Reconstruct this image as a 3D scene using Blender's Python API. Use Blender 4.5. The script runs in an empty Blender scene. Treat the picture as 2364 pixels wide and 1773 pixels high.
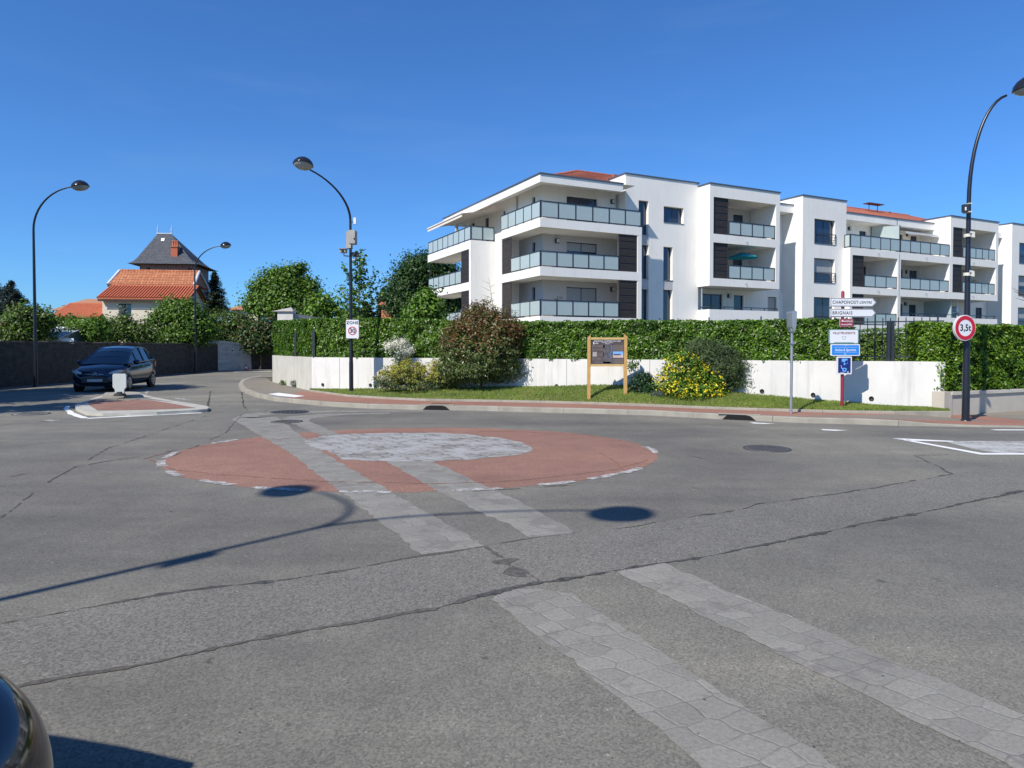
import bpy, math, random
import numpy as np
from mathutils import Vector, Matrix, noise as mnoise
random.seed(7); rng = np.random.default_rng(7)
R = math.radians; PI = math.pi
S = bpy.context.scene; C = S.collection

# ------------------------------------------------------------------ camera
FPX, CXP, CYP, PIT, EYE = 1590., 1182., 839., R(1.3), 1.6
cd = bpy.data.cameras.new('camera'); cam = bpy.data.objects.new('camera', cd); C.objects.link(cam)
cam.location = (0, 0, EYE); cam.rotation_euler = (R(90) - PIT, 0, 0)
cd.sensor_width = 36; cd.lens = FPX / 2364 * 36; cd.shift_y = -(886.5 - CYP) / 2364
cd.clip_start = .05; cd.clip_end = 5000
S.camera = cam
# ------------------------------------------------------------------ light
SUN_AZ, SUN_EL = 41., 45.      # direction the light travels, clockwise from +Y; elevation
w = bpy.data.worlds.new('World'); S.world = w; w.use_nodes = True
nt = w.node_tree; bg = nt.nodes['Background']
sk = nt.nodes.new('ShaderNodeTexSky'); sk.sky_type = 'NISHITA'; sk.sun_disc = False
sk.sun_elevation = R(SUN_EL); sk.sun_rotation = R(SUN_AZ + 180); sk.altitude = 300
sk.air_density = 1.0; sk.dust_density = .25; sk.ozone_density = 3.0
gm = nt.nodes.new('ShaderNodeGamma'); gm.inputs[1].default_value = .95; nt.links.new(sk.outputs[0], gm.inputs[0])
ml = nt.nodes.new('ShaderNodeMix'); ml.data_type = 'RGBA'; ml.blend_type = 'MULTIPLY'; ml.inputs[0].default_value = 1.; ml.inputs[7].default_value = (.46, .89, 1.43, 1)
nt.links.new(gm.outputs[0], ml.inputs[6]); wtc = nt.nodes.new('ShaderNodeTexCoord'); wmp = nt.nodes.new('ShaderNodeMapping'); wmp.inputs['Scale'].default_value = (1.2, 1.2, 7.); wmp.inputs['Rotation'].default_value = (.25, .1, 0)
wn_ = nt.nodes.new('ShaderNodeTexNoise'); wn_.inputs['Scale'].default_value = 2.2; wn_.inputs['Detail'].default_value = 7; wn_.inputs['Roughness'].default_value = .55
wr_ = nt.nodes.new('ShaderNodeValToRGB'); wr_.color_ramp.elements[0].position = .52; wr_.color_ramp.elements[1].position = .8; wr_.color_ramp.elements[1].color = (.06, .06, .06, 1)
nt.links.new(wtc.outputs['Generated'], wmp.inputs[0]); nt.links.new(wmp.outputs[0], wn_.inputs['Vector']); nt.links.new(wn_.outputs['Fac'], wr_.inputs[0])
wx_ = nt.nodes.new('ShaderNodeMix'); wx_.data_type = 'RGBA'; wx_.inputs[7].default_value = (5., 6., 7., 1); nt.links.new(wr_.outputs[0], wx_.inputs[0]); nt.links.new(ml.outputs[2], wx_.inputs[6])
nt.links.new(wx_.outputs[2], bg.inputs[0]); bg.inputs[1].default_value = .10
sd = bpy.data.lights.new('sun', 'SUN'); so = bpy.data.objects.new('sun', sd); C.objects.link(so)
sd.energy = 5.0; sd.angle = R(.55); sd.color = (1, .94, .85)
L = Vector((math.sin(R(SUN_AZ)) * math.cos(R(SUN_EL)), math.cos(R(SUN_AZ)) * math.cos(R(SUN_EL)), -math.sin(R(SUN_EL))))
so.rotation_euler = L.to_track_quat('-Z', 'Y').to_euler()
S.view_settings.view_transform = 'Standard'; S.view_settings.look = 'None'
S.view_settings.exposure = .25; S.view_settings.gamma = 1
S.render.engine = 'CYCLES'; S.cycles.max_bounces = 6; S.cycles.transparent_max_bounces = 8
S.cycles.use_denoising = True

# ------------------------------------------------------------------ survey helpers (photo pixel -> place in the world)
def ray(px, py):
    a = (px - CXP) / FPX; b = -(py - CYP) / FPX
    return Vector((a, math.cos(PIT) + b * math.sin(PIT), -math.sin(PIT) + b * math.cos(PIT)))
EYEV = Vector((0, 0, EYE))
def g(px, py, z=0.):
    d = ray(px, py); return EYEV + d * ((z - EYE) / d.z)
def at(px, py, Y):
    d = ray(px, py); return EYEV + d * (Y / d.y)
def proj(P):
    d = Vector(P) - EYEV
    y = d.y * math.cos(PIT) - d.z * math.sin(PIT); z = d.y * math.sin(PIT) + d.z * math.cos(PIT)
    return CXP + FPX * d.x / y, CYP - FPX * z / y

# ------------------------------------------------------------------ materials
MATS = {}
def _new(name):
    m = bpy.data.materials.new(name); m.use_nodes = True
    return m, m.node_tree, m.node_tree.nodes['Principled BSDF']
def N(t, typ, **kw):
    n = t.nodes.new(typ)
    for k, v in kw.items():
        if k in n.inputs: n.inputs[k].default_value = v
        else: setattr(n, k, v)
    return n
def col4(c): return (c[0], c[1], c[2], 1)
def ramp(t, fac, stops):
    r = N(t, 'ShaderNodeValToRGB'); e = r.color_ramp.elements
    while len(e) < len(stops): e.new(.5)
    for i, (p, c) in enumerate(stops): e[i].position = p; e[i].color = col4(c) if len(c) == 3 else c
    t.links.new(fac, r.inputs[0]); return r.outputs[0]
def mixc(t, fac, a, b, mode='MIX'):
    n = N(t, 'ShaderNodeMix', data_type='RGBA', blend_type=mode)
    for s, v in ((n.inputs[0], fac), (n.inputs[6], a), (n.inputs[7], b)):
        if isinstance(v, (int, float)): s.default_value = v
        elif isinstance(v, tuple): s.default_value = col4(v)
        else: t.links.new(v, s)
    return n.outputs[2]
def mat(name, c, rough=.7, metal=0., var=.12, scale=3., bump=0., bscale=40., spec=.5, coat=0., alpha=None, streak=0.):
    if name in MATS: return MATS[name]
    m, t, b = _new(name)
    tc = N(t, 'ShaderNodeTexCoord')
    n = N(t, 'ShaderNodeTexNoise', Scale=scale, Detail=5., Roughness=.6); t.links.new(tc.outputs['Object'], n.inputs['Vector'])
    lo = tuple(max(0, x * (1 - var)) for x in c); hi = tuple(min(1, x * (1 + var)) for x in c)
    o = ramp(t, n.outputs['Fac'], [(.3, lo), (.7, hi)])
    if streak:
        mp = N(t, 'ShaderNodeMapping'); mp.inputs['Scale'].default_value = (2.2, 2.2, .18); t.links.new(tc.outputs['Object'], mp.inputs[0])
        n3 = N(t, 'ShaderNodeTexNoise', Scale=1.6, Detail=6., Roughness=.7); t.links.new(mp.outputs[0], n3.inputs['Vector'])
        f = ramp(t, n3.outputs['Fac'], [(.5, (0, 0, 0)), (.8, (streak, streak, streak))])
        o = mixc(t, f, o, tuple(x * .45 for x in c))
    t.links.new(o, b.inputs['Base Color'])
    b.inputs['Roughness'].default_value = rough; b.inputs['Metallic'].default_value = metal
    b.inputs['Specular IOR Level'].default_value = spec; b.inputs['Coat Weight'].default_value = coat
    if bump:
        n2 = N(t, 'ShaderNodeTexNoise', Scale=bscale, Detail=4.); t.links.new(tc.outputs['Object'], n2.inputs['Vector'])
        bp = N(t, 'ShaderNodeBump', Strength=bump, Distance=.02); t.links.new(n2.outputs['Fac'], bp.inputs['Height']); t.links.new(bp.outputs[0], b.inputs['Normal'])
    MATS[name] = m; return m
def leafmat(name, cols, rough=.5, trans=.28, spec=.4):
    m, t, b = _new(name)
    ge = N(t, 'ShaderNodeNewGeometry'); tc = N(t, 'ShaderNodeTexCoord')
    k = len(cols); o = ramp(t, ge.outputs['Random Per Island'], [((i + .5) / k, c) for i, c in enumerate(cols)])
    n = N(t, 'ShaderNodeTexNoise', Scale=1.3, Detail=2.); t.links.new(tc.outputs['Object'], n.inputs['Vector'])
    o = mixc(t, 1., o, ramp(t, n.outputs['Fac'], [(.3, (.75, .78, .75)), (.7, (1.2, 1.15, 1.))]), 'MULTIPLY')
    t.links.new(o, b.inputs['Base Color']); b.inputs['Roughness'].default_value = rough; b.inputs['Specular IOR Level'].default_value = spec
    tr = N(t, 'ShaderNodeBsdfTranslucent'); t.links.new(o, tr.inputs[0])
    mx = N(t, 'ShaderNodeMixShader'); mx.inputs[0].default_value = trans
    t.links.new(b.outputs[0], mx.inputs[1]); t.links.new(tr.outputs[0], mx.inputs[2])
    t.links.new(mx.outputs[0], t.nodes['Material Output'].inputs[0])
    MATS[name] = m; return m
def ground_mat(name, c, speck=.5, patch=.15, sscale=120., rough=.9, bump=.35, ring=False):
    m, t, b = _new(name); tc = N(t, 'ShaderNodeTexCoord'); O_ = tc.outputs['Object']
    v = N(t, 'ShaderNodeTexVoronoi', Scale=sscale); t.links.new(O_, v.inputs['Vector'])
    n = N(t, 'ShaderNodeTexNoise', Scale=sscale * .8, Detail=6., Roughness=.8); t.links.new(O_, n.inputs['Vector'])
    n1 = N(t, 'ShaderNodeTexNoise', Scale=.28, Detail=5., Roughness=.6, Distortion=.4); t.links.new(O_, n1.inputs['Vector'])
    n4 = N(t, 'ShaderNodeTexNoise', Scale=2.3, Detail=6., Roughness=.7); t.links.new(O_, n4.inputs['Vector'])
    sv = ramp(t, v.outputs['Color'], [(.15, (1 - speck, 1 - speck, 1 - speck)), (.55, (1, 1, 1)), (.93, (1 + speck * .7, 1 + speck * .66, 1 + speck * .6)), (.985, (1 + speck * 3, 1 + speck * 3, 1 + speck * 2.8))])
    sn = ramp(t, n.outputs['Fac'], [(.3, (1 - speck * .8,) * 3), (.7, (1 + speck * .8,) * 3)])
    pa = ramp(t, n1.outputs['Fac'], [(.32, (1 - patch, 1 - patch, 1 - patch * .8)), (.68, (1 + patch, 1 + patch * .95, 1 + patch * .8))])
    pb = ramp(t, n4.outputs['Fac'], [(.3, (1 - patch * .5,) * 3), (.7, (1 + patch * .5,) * 3)])
    o = mixc(t, 1., mixc(t, 1., mixc(t, 1., mixc(t, 1., c, sv, 'MULTIPLY'), sn, 'MULTIPLY'), pa, 'MULTIPLY'), pb, 'MULTIPLY')
    if ring:   # tyre-polished lane round the oval and dusty, paler outer patches
        vd = N(t, 'ShaderNodeVectorMath', operation='DISTANCE'); t.links.new(O_, vd.inputs[0]); vd.inputs[1].default_value = (-1.47, 10.67, 0)
        ma = N(t, 'ShaderNodeMath', operation='MULTIPLY_ADD'); t.links.new(n1.outputs['Fac'], ma.inputs[0]); ma.inputs[1].default_value = 2.2; t.links.new(vd.outputs['Value'], ma.inputs[2])
        mb_ = N(t, 'ShaderNodeMath', operation='DIVIDE'); t.links.new(ma.outputs[0], mb_.inputs[0]); mb_.inputs[1].default_value = 20.
        o = mixc(t, 1., o, ramp(t, mb_.outputs[0], [(.2, (1, 1, 1)), (.27, (.84, .83, .85)), (.36, (.90, .90, .91)), (.46, (1.0, 1.0, 1.0)), (.62, (1.10, 1.10, 1.08))]), 'MULTIPLY')
        mp = N(t, 'ShaderNodeMapping'); mp.inputs['Rotation'].default_value = (0, 0, R(-20)); mp.inputs['Scale'].default_value = (.12, .9, 1); t.links.new(O_, mp.inputs[0])
        n7 = N(t, 'ShaderNodeTexNoise', Scale=1.1, Detail=6., Roughness=.6); t.links.new(mp.outputs[0], n7.inputs['Vector'])
        o = mixc(t, 1., o, ramp(t, n7.outputs['Fac'], [(.34, (.86, .86, .87)), (.5, (1, 1, 1)), (.66, (1.12, 1.11, 1.09))]), 'MULTIPLY')
        n8 = N(t, 'ShaderNodeTexNoise', Scale=5., Detail=2.); t.links.new(O_, n8.inputs['Vector'])
        o = mixc(t, 1., o, ramp(t, n8.outputs['Fac'], [(.22, (.55, .55, .56)), (.27, (1, 1, 1))]), 'MULTIPLY')
    t.links.new(o, b.inputs['Base Color']); b.inputs['Roughness'].default_value = rough; b.inputs['Specular IOR Level'].default_value = .3
    bp = N(t, 'ShaderNodeBump', Strength=bump, Distance=.006); t.links.new(n.outputs['Fac'], bp.inputs['Height']); t.links.new(bp.outputs[0], b.inputs['Normal'])
    MATS[name] = m; return m
def stone_mat(name, c, ang, scale=3.6, joint=.04, contrast=.2, paint=None, rnd=.75, erode=None, jd=.4):
    m, t, b = _new(name); tc = N(t, 'ShaderNodeTexCoord')
    mp = N(t, 'ShaderNodeMapping'); mp.inputs['Rotation'].default_value = (0, 0, ang); mp.inputs['Scale'].default_value = (1, 1.25, 1)
    t.links.new(tc.outputs['Object'], mp.inputs[0])
    n0 = N(t, 'ShaderNodeTexNoise', Scale=3., Detail=3.); t.links.new(tc.outputs['Object'], n0.inputs['Vector'])
    ad = N(t, 'ShaderNodeVectorMath', operation='MULTIPLY_ADD'); t.links.new(n0.outputs['Color'], ad.inputs[0]); ad.inputs[1].default_value = (.12, .12, 0); t.links.new(mp.outputs[0], ad.inputs[2])
    v = N(t, 'ShaderNodeTexVoronoi', Scale=scale, Randomness=rnd, feature='DISTANCE_TO_EDGE'); t.links.new(ad.outputs[0], v.inputs['Vector'])
    v2 = N(t, 'ShaderNodeTexVoronoi', Scale=scale, Randomness=rnd); t.links.new(ad.outputs[0], v2.inputs['Vector'])
    n = N(t, 'ShaderNodeTexNoise', Scale=48., Detail=6., Roughness=.8); t.links.new(tc.outputs['Object'], n.inputs['Vector'])
    n5 = N(t, 'ShaderNodeTexNoise', Scale=2.2, Detail=5., Roughness=.7); t.links.new(tc.outputs['Object'], n5.inputs['Vector'])
    base = mixc(t, 1., c, ramp(t, v2.outputs['Color'], [(.2, (1 - contrast,) * 3), (.8, (1 + contrast,) * 3)]), 'MULTIPLY')
    base = mixc(t, 1., base, ramp(t, n.outputs['Fac'], [(.3, (.74,) * 3), (.7, (1.26,) * 3)]), 'MULTIPLY')
    base = mixc(t, ramp(t, n5.outputs['Fac'], [(.55, (0,) * 3), (.60, (.85,) * 3)]), base, erode or (c[0] * .72, c[1] * .72, c[2] * .75))
    if paint:
        n6 = N(t, 'ShaderNodeTexNoise', Scale=2.2, Detail=9., Roughness=.8, Distortion=.6); t.links.new(tc.outputs['Object'], n6.inputs['Vector'])
        base = mixc(t, ramp(t, n6.outputs['Fac'], [(.44, (1,) * 3), (.58, (0.05,) * 3)]), base, paint)
    jm = ramp(t, v.outputs['Distance'], [(joint * .3, (1,) * 3), (joint, (0,) * 3)])
    jn = mixc(t, 1., jm, ramp(t, n5.outputs['Fac'], [(.42, (.05,) * 3), (.56, (.85,) * 3)]), 'MULTIPLY')
    o = mixc(t, jn, base, tuple(x * jd for x in c))
    t.links.new(o, b.inputs['Base Color']); b.inputs['Roughness'].default_value = .85
    bp = N(t, 'ShaderNodeBump', Strength=.35, Distance=.015)
    h = ramp(t, v.outputs['Distance'], [(0, (0,) * 3), (joint * 2.2, (1,) * 3)])
    t.links.new(mixc(t, .25, h, n.outputs['Fac']), bp.inputs['Height']); t.links.new(bp.outputs[0], b.inputs['Normal'])
    MATS[name] = m; return m
def brick_mat(name, c1, c2, mortar, sx, sy, ms=.02, rough=.85, bump=.5, noise=.2, axis='XZ'):
    m, t, b = _new(name); tc = N(t, 'ShaderNodeTexCoord')
    sp = N(t, 'ShaderNodeSeparateXYZ'); t.links.new(tc.outputs['Object'], sp.inputs[0])
    cb = N(t, 'ShaderNodeCombineXYZ')
    if axis == 'XZ': t.links.new(sp.outputs[0], cb.inputs[0]); t.links.new(sp.outputs[2], cb.inputs[1])
    else: t.links.new(sp.outputs[1], cb.inputs[0]); t.links.new(sp.outputs[2], cb.inputs[1])
    br = N(t, 'ShaderNodeTexBrick', Scale=1.); t.links.new(cb.outputs[0], br.inputs['Vector'])
    br.inputs['Brick Width'].default_value = sx; br.inputs['Row Height'].default_value = sy; br.inputs['Mortar Size'].default_value = ms
    for k, c in (('Color1', c1), ('Color2', c2), ('Mortar', mortar)): br.inputs[k].default_value = col4(c)
    n = N(t, 'ShaderNodeTexNoise', Scale=4., Detail=6.); t.links.new(tc.outputs['Object'], n.inputs['Vector'])
    o = mixc(t, 1., br.outputs['Color'], ramp(t, n.outputs['Fac'], [(.3, (1 - noise,) * 3), (.7, (1 + noise,) * 3)]), 'MULTIPLY')
    t.links.new(o, b.inputs['Base Color']); b.inputs['Roughness'].default_value = rough
    bp = N(t, 'ShaderNodeBump', Strength=bump, Distance=.02); t.links.new(br.outputs['Fac'], bp.inputs['Height']); bp.invert = True
    t.links.new(bp.outputs[0], b.inputs['Normal']); MATS[name] = m; return m

asphalt = ground_mat('asphalt', (.170, .163, .137), speck=.30, patch=.22, sscale=95., ring=True)
asphalt_new = ground_mat('asphalt_trench', (.161, .154, .134), speck=.38, patch=.14, sscale=85.)
tar = mat('tar_seal', (.072, .071, .070), 1., var=.45, scale=22., spec=.05)
red_asphalt = ground_mat('red_asphalt', (.25, .138, .102), speck=.32, patch=.2, sscale=110.)
red_walk = ground_mat('red_pavement', (0.281, 0.144, 0.104), speck=.18, patch=.1, sscale=90.)
pave_grey = ground_mat('grey_pavement', (0.203, 0.180, 0.146), speck=.15, patch=.15, sscale=90.)
kerb_m = mat('kerb_concrete', (0.302, 0.281, 0.230), .85, var=.18, scale=2.5, bump=.3, bscale=60)
strip_m = stone_mat('strip_stone', (.215, .204, .175), R(57), 5.6, .026, .10, rnd=.4, jd=.62, erode=(.165, .154, .134))
white_cob = stone_mat('white_cobble', (.232, .218, .19), R(60), 4.6, .10, .2, paint=(.33, .328, .315), rnd=.45)
worn_white, t_, b_ = _new('worn_road_paint'); tc_ = N(t_, 'ShaderNodeTexCoord'); n_ = N(t_, 'ShaderNodeTexNoise', Scale=9., Detail=8., Roughness=.8); t_.links.new(tc_.outputs['Object'], n_.inputs['Vector'])
t_.links.new(ramp(t_, n_.outputs['Fac'], [(.44, (.17, .15, .13)), (.6, (.50, .49, .47))]), b_.inputs['Base Color']); b_.inputs['Roughness'].default_value = .8
road_white = mat('road_paint', (.74, .74, .72), .6, var=.08, scale=14.)
earth = mat('earth', (.10, .10, .05), .95, var=.3)
lawn_m, t_, b_ = _new('lawn_ground'); tc_ = N(t_, 'ShaderNodeTexCoord'); n_ = N(t_, 'ShaderNodeTexNoise', Scale=.9, Detail=8., Roughness=.75); t_.links.new(tc_.outputs['Object'], n_.inputs['Vector'])
t_.links.new(ramp(t_, n_.outputs['Fac'], [(.38, (.09, .14, .02)), (.5, (.15, .165, .045)), (.62, (.27, .21, .11))]), b_.inputs['Base Color']); b_.inputs['Roughness'].default_value = .95
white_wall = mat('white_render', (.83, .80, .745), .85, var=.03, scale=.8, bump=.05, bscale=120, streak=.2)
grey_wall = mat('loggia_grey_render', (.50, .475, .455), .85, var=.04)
wall_stain = mat('weathered_white_render', (.66, .64, .60), .88, var=.07, scale=1.4, bump=.15, bscale=70, streak=.62)
coping_m = mat('zinc_coping', (.13, .15, .18), .45, .5, var=.08)
frame_m = mat('anthracite_frame', (.035, .042, .052), .45, .2, var=.05)
slat_m = mat('dark_louvre', (.042, .034, .032), .6, var=.2, scale=6)
glass_frost = mat('frosted_glass', (.40, .475, .465), .22, var=.03, spec=.6)
m_, t_, b_ = _new('window_glass'); b_.inputs['Base Color'].default_value = (.02, .035, .07, 1); b_.inputs['Roughness'].default_value = .04
b_.inputs['Specular IOR Level'].default_value = .9; win_glass = m_
tile_m = brick_mat('red_roof_tile', (.40, .115, .06), (.30, .085, .045), (.14, .05, .03), .25, .33, .03, noise=.25, axis='XZ')
steel = mat('galvanised_steel', (.38, .40, .42), .4, .6, var=.1)
black_pole = mat('black_pole_paint', (.012, .013, .020), .35, .1, var=.2, spec=.6)
lamp_glass = mat('lamp_bowl', (.32, .34, .34), .12, var=.05)
white_p = mat('sign_white', (.70, .71, .73), .35, var=.02); black_p = mat('sign_black', (.012, .012, .015), .4, var=.02)
red_p = mat('sign_red', (.50, .012, .03), .35, var=.03); burg = mat('burgundy_paint', (.24, .022, .045), .4, var=.06)
blue_p = mat('sign_blue', (.015, .22, .68), .4, var=.02); teal_p = mat('sign_teal', (.16, .30, .30), .4, var=.03)
wood = mat('pine_wood', (.50, .30, .10), .6, var=.14, scale=5.)
bark = mat('bark', (.10, .075, .05), .9, var=.3, scale=8., bump=.5); barkl = mat('pale_bark', (.25, .22, .15), .9, var=.2)
rubber = mat('tyre_rubber', (.015, .015, .016), .8, var=.1)
hedge_l = leafmat('laurel_leaf', [(.022, .060, .004), (.05, .125, .007), (.085, .185, .011), (.14, .26, .022)], .38, .22)
hedge_y = leafmat('bright_laurel_leaf', [(.04, .095, .006), (.085, .18, .010), (.125, .24, .014), (.19, .32, .03)], .4, .25)
green_d = leafmat('dark_leaf', [(.015, .045, .008), (.03, .075, .012), (.05, .11, .02)], .5, .2)
green_m = leafmat('mid_leaf', [(.05, .11, .012), (.09, .18, .018), (.15, .26, .03)], .5, .28)
green_b = leafmat('bright_leaf', [(.06, .13, .012), (.10, .21, .02), (.16, .29, .035)], .5, .3)
green_o = leafmat('olive_leaf', [(.035, .06, .015), (.065, .095, .025), (.10, .11, .04)], .55, .25)
fir_m = leafmat('fir_needle', [(.012, .03, .014), (.025, .05, .022), (.04, .07, .03)], .6, .1)
cedar_m = leafmat('cedar_needle', [(.022, .042, .040), (.045, .075, .07), (.08, .12, .11)], .6, .1)
phot = leafmat('photinia_leaf', [(.05, .10, .015), (.09, .15, .03), (.12, .16, .05), (.18, .20, .09)], .42, .25, .5)
phot_r = leafmat('photinia_red_leaf', [(.18, .06, .022), (.22, .11, .045), (.13, .11, .035)], .45, .25, .45)
euph = leafmat('euphorbia_head', [(.36, .38, .03), (.48, .45, .07), (.38, .26, .07), (.30, .38, .06)], .6, .2)
euph_s = leafmat('euphorbia_leaf', [(.05, .08, .04), (.07, .12, .055)], .6, .2)
wflower = leafmat('white_petal', [(.75, .75, .70), (.85, .85, .82)], .6, .3)
yflower = leafmat('yellow_petal', [(.80, .62, .01), (.90, .74, .03)], .5, .3)
feather = leafmat('feathery_leaf', [(.05, .09, .03), (.08, .13, .045), (.11, .15, .07)], .6, .3)
dry = leafmat('dry_leaf', [(.13, .07, .03), (.18, .11, .05), (.07, .09, .03)], .7, .2)
grassb = leafmat('grass_blade', [(.11, .19, .018), (.155, .25, .026), (.23, .24, .07)], .6, .3)
boxl = leafmat('box_leaf', [(.01, .035, .012), (.02, .06, .02), (.03, .085, .03)], .45, .15)
lav = leafmat('grey_leaf', [(.10, .15, .13), (.15, .20, .17)], .6, .2)

# ------------------------------------------------------------------ mesh helpers
class MB:
    def __init__(s): s.v = []; s.f = []; s.m = []; s.sm = []
    def add(s, vs, fs, mi=0, smooth=False):
        o = len(s.v); s.v += [tuple(p) for p in vs]
        for f in fs: s.f.append([i + o for i in f]); s.m.append(mi); s.sm.append(smooth)
    def box(s, a, b, mi=0, M=None):
        x0, y0, z0 = a; x1, y1, z1 = b
        vs = [(x0, y0, z0), (x1, y0, z0), (x1, y1, z0), (x0, y1, z0), (x0, y0, z1), (x1, y0, z1), (x1, y1, z1), (x0, y1, z1)]
        if M is not None: vs = [M @ Vector(p) for p in vs]
        s.add(vs, [(0, 3, 2, 1), (4, 5, 6, 7), (0, 1, 5, 4), (1, 2, 6, 5), (2, 3, 7, 6), (3, 0, 4, 7)], mi)
    def poly(s, pts, mi=0): s.add(pts, [tuple(range(len(pts)))], mi)
    def prism(s, pts, z0, z1, mi=0, mit=None):
        n = len(pts); s.add([(p[0], p[1], z0) for p in pts] + [(p[0], p[1], z1) for p in pts],
              [(i, (i + 1) % n, n + (i + 1) % n, n + i) for i in range(n)] + [tuple(reversed(range(n)))], mi)
        s.add([(p[0], p[1], z1) for p in pts], [tuple(range(n))], mi if mit is None else mit)
    def tube(s, path, rad, n=10, mi=0, caps=True):
        path = [Vector(p) for p in path]; k = len(path)
        if not hasattr(rad, '__len__'): rad = [rad] * k
        up = Vector((0, 0, 1)); vs = []; prev = None
        for i, p in enumerate(path):
            d = (path[min(i + 1, k - 1)] - path[max(i - 1, 0)]).normalized()
            if prev is None:
                a = d.cross(up)
                if a.length < .1: a = d.cross(Vector((0, 1, 0)))
            else: a = prev - d * prev.dot(d)
            a.normalize(); prev = a; b = d.cross(a)
            vs += [p + (a * math.cos(2 * PI * j / n) + b * math.sin(2 * PI * j / n)) * rad[i] for j in range(n)]
        fs = [(i * n + j, i * n + (j + 1) % n, (i + 1) * n + (j + 1) % n, (i + 1) * n + j) for i in range(k - 1) for j in range(n)]
        s.add(vs, fs, mi, True)
        if caps: s.add(vs[:n], [tuple(reversed(range(n)))], mi); s.add(vs[-n:], [tuple(range(n))], mi)
    def lathe(s, prof, n=20, M=None, mi=0):
        vs = []
        for r, z in prof: vs += [Vector((r * math.cos(2 * PI * j / n), r * math.sin(2 * PI * j / n), z)) for j in range(n)]
        if M is not None: vs = [M @ v for v in vs]
        k = len(prof); s.add(vs, [(i * n + j, i * n + (j + 1) % n, (i + 1) * n + (j + 1) % n, (i + 1) * n + j) for i in range(k - 1) for j in range(n)], mi, True)
    def plate(s, ax, c0, c1, a0, a1, z0, z1, holes=(), mi=0):
        """upright slab between c0 and c1; ax 'u': runs along x, ax 'w': runs along y; holes are (a0,a1,z0,z1)"""
        A = sorted({a0, a1, *[h[0] for h in holes], *[h[1] for h in holes]}); Zs = sorted({z0, z1, *[h[2] for h in holes], *[h[3] for h in holes]})
        A = [a for a in A if a0 <= a <= a1]; Zs = [z for z in Zs if z0 <= z <= z1]
        P = (lambda a, c, z: (a, c, z)) if ax == 'u' else (lambda a, c, z: (c, a, z))
        hole = lambda i, j: i < 0 or j < 0 or i >= len(A) - 1 or j >= len(Zs) - 1 or any(h[0] < (A[i] + A[i + 1]) / 2 < h[1] and h[2] < (Zs[j] + Zs[j + 1]) / 2 < h[3] for h in holes)
        for i in range(len(A) - 1):
            for j in range(len(Zs) - 1):
                if hole(i, j): continue
                a, b, c, d = A[i], A[i + 1], Zs[j], Zs[j + 1]
                for cc in (c0, c1): s.add([P(a, cc, c), P(b, cc, c), P(b, cc, d), P(a, cc, d)], [(0, 1, 2, 3)], mi)
                for (q, e) in ((hole(i - 1, j), (a, a, c, d)), (hole(i + 1, j), (b, b, c, d)), (hole(i, j - 1), (a, b, c, c)), (hole(i, j + 1), (a, b, d, d))):
                    if q: s.add([P(e[0], c0, e[2]), P(e[1], c0, e[3] if e[0] == e[1] else e[2]), P(e[1], c1, e[3] if e[0] == e[1] else e[2]), P(e[0], c1, e[2])], [(0, 1, 2, 3)], mi)
    def mesh(s, name, mats):
        me = bpy.data.meshes.new(name); me.from_pydata([tuple(v) for v in s.v], [], s.f)
        for m in mats: me.materials.append(m)
        me.polygons.foreach_set('material_index', s.m); me.polygons.foreach_set('use_smooth', s.sm); me.update(); return me
def obj(name, mb, mats, parent=None, loc=None, rotz=0, label=None, cat=None, group=None, kind=None):
    if not isinstance(mats, (list, tuple)): mats = [mats]
    me = mb.mesh(name, mats) if isinstance(mb, MB) else mb
    o = bpy.data.objects.new(name, me); C.objects.link(o)
    if parent is not None: o.parent = parent
    if loc is not None: o.location = loc
    o.rotation_euler.z = rotz
    if label: o['label'] = label
    if cat: o['category'] = cat
    if group: o['group'] = group
    if kind: o['kind'] = kind
    return o
def thing(name, label, cat, loc=(0, 0, 0), rotz=0, group=None):
    o = bpy.data.objects.new(name, None); C.objects.link(o); o.location = loc; o.rotation_euler = (0, 0, rotz)
    o.empty_display_size = .2; o['label'] = label; o['category'] = cat
    if group: o['group'] = group
    return o
def copy_tree(o, parent=None):
    c = o.copy(); C.objects.link(c); c.parent = parent
    for ch in list(o.children): copy_tree(ch, c)
    return c
def text(name, s, size, parent, loc, rot, m, shear=0., space=1., align='CENTER', thick=.0015, sx=1.):
    cu = bpy.data.curves.new(name, 'FONT'); cu.body = s; cu.size = size; cu.align_x = align; cu.align_y = 'CENTER'
    cu.extrude = thick; cu.shear = shear; cu.space_character = space; cu.offset = size * .010
    tmp = bpy.data.objects.new(name, cu); C.objects.link(tmp)
    dg = bpy.context.evaluated_depsgraph_get(); me = bpy.data.meshes.new_from_object(tmp.evaluated_get(dg))
    C.objects.unlink(tmp); bpy.data.objects.remove(tmp)
    me.materials.clear(); me.materials.append(m)
    o = bpy.data.objects.new(name, me); C.objects.link(o); o.parent = parent; o.location = loc; o.rotation_euler = rot; o.scale = (sx, 1, 1)
    return o

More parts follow.
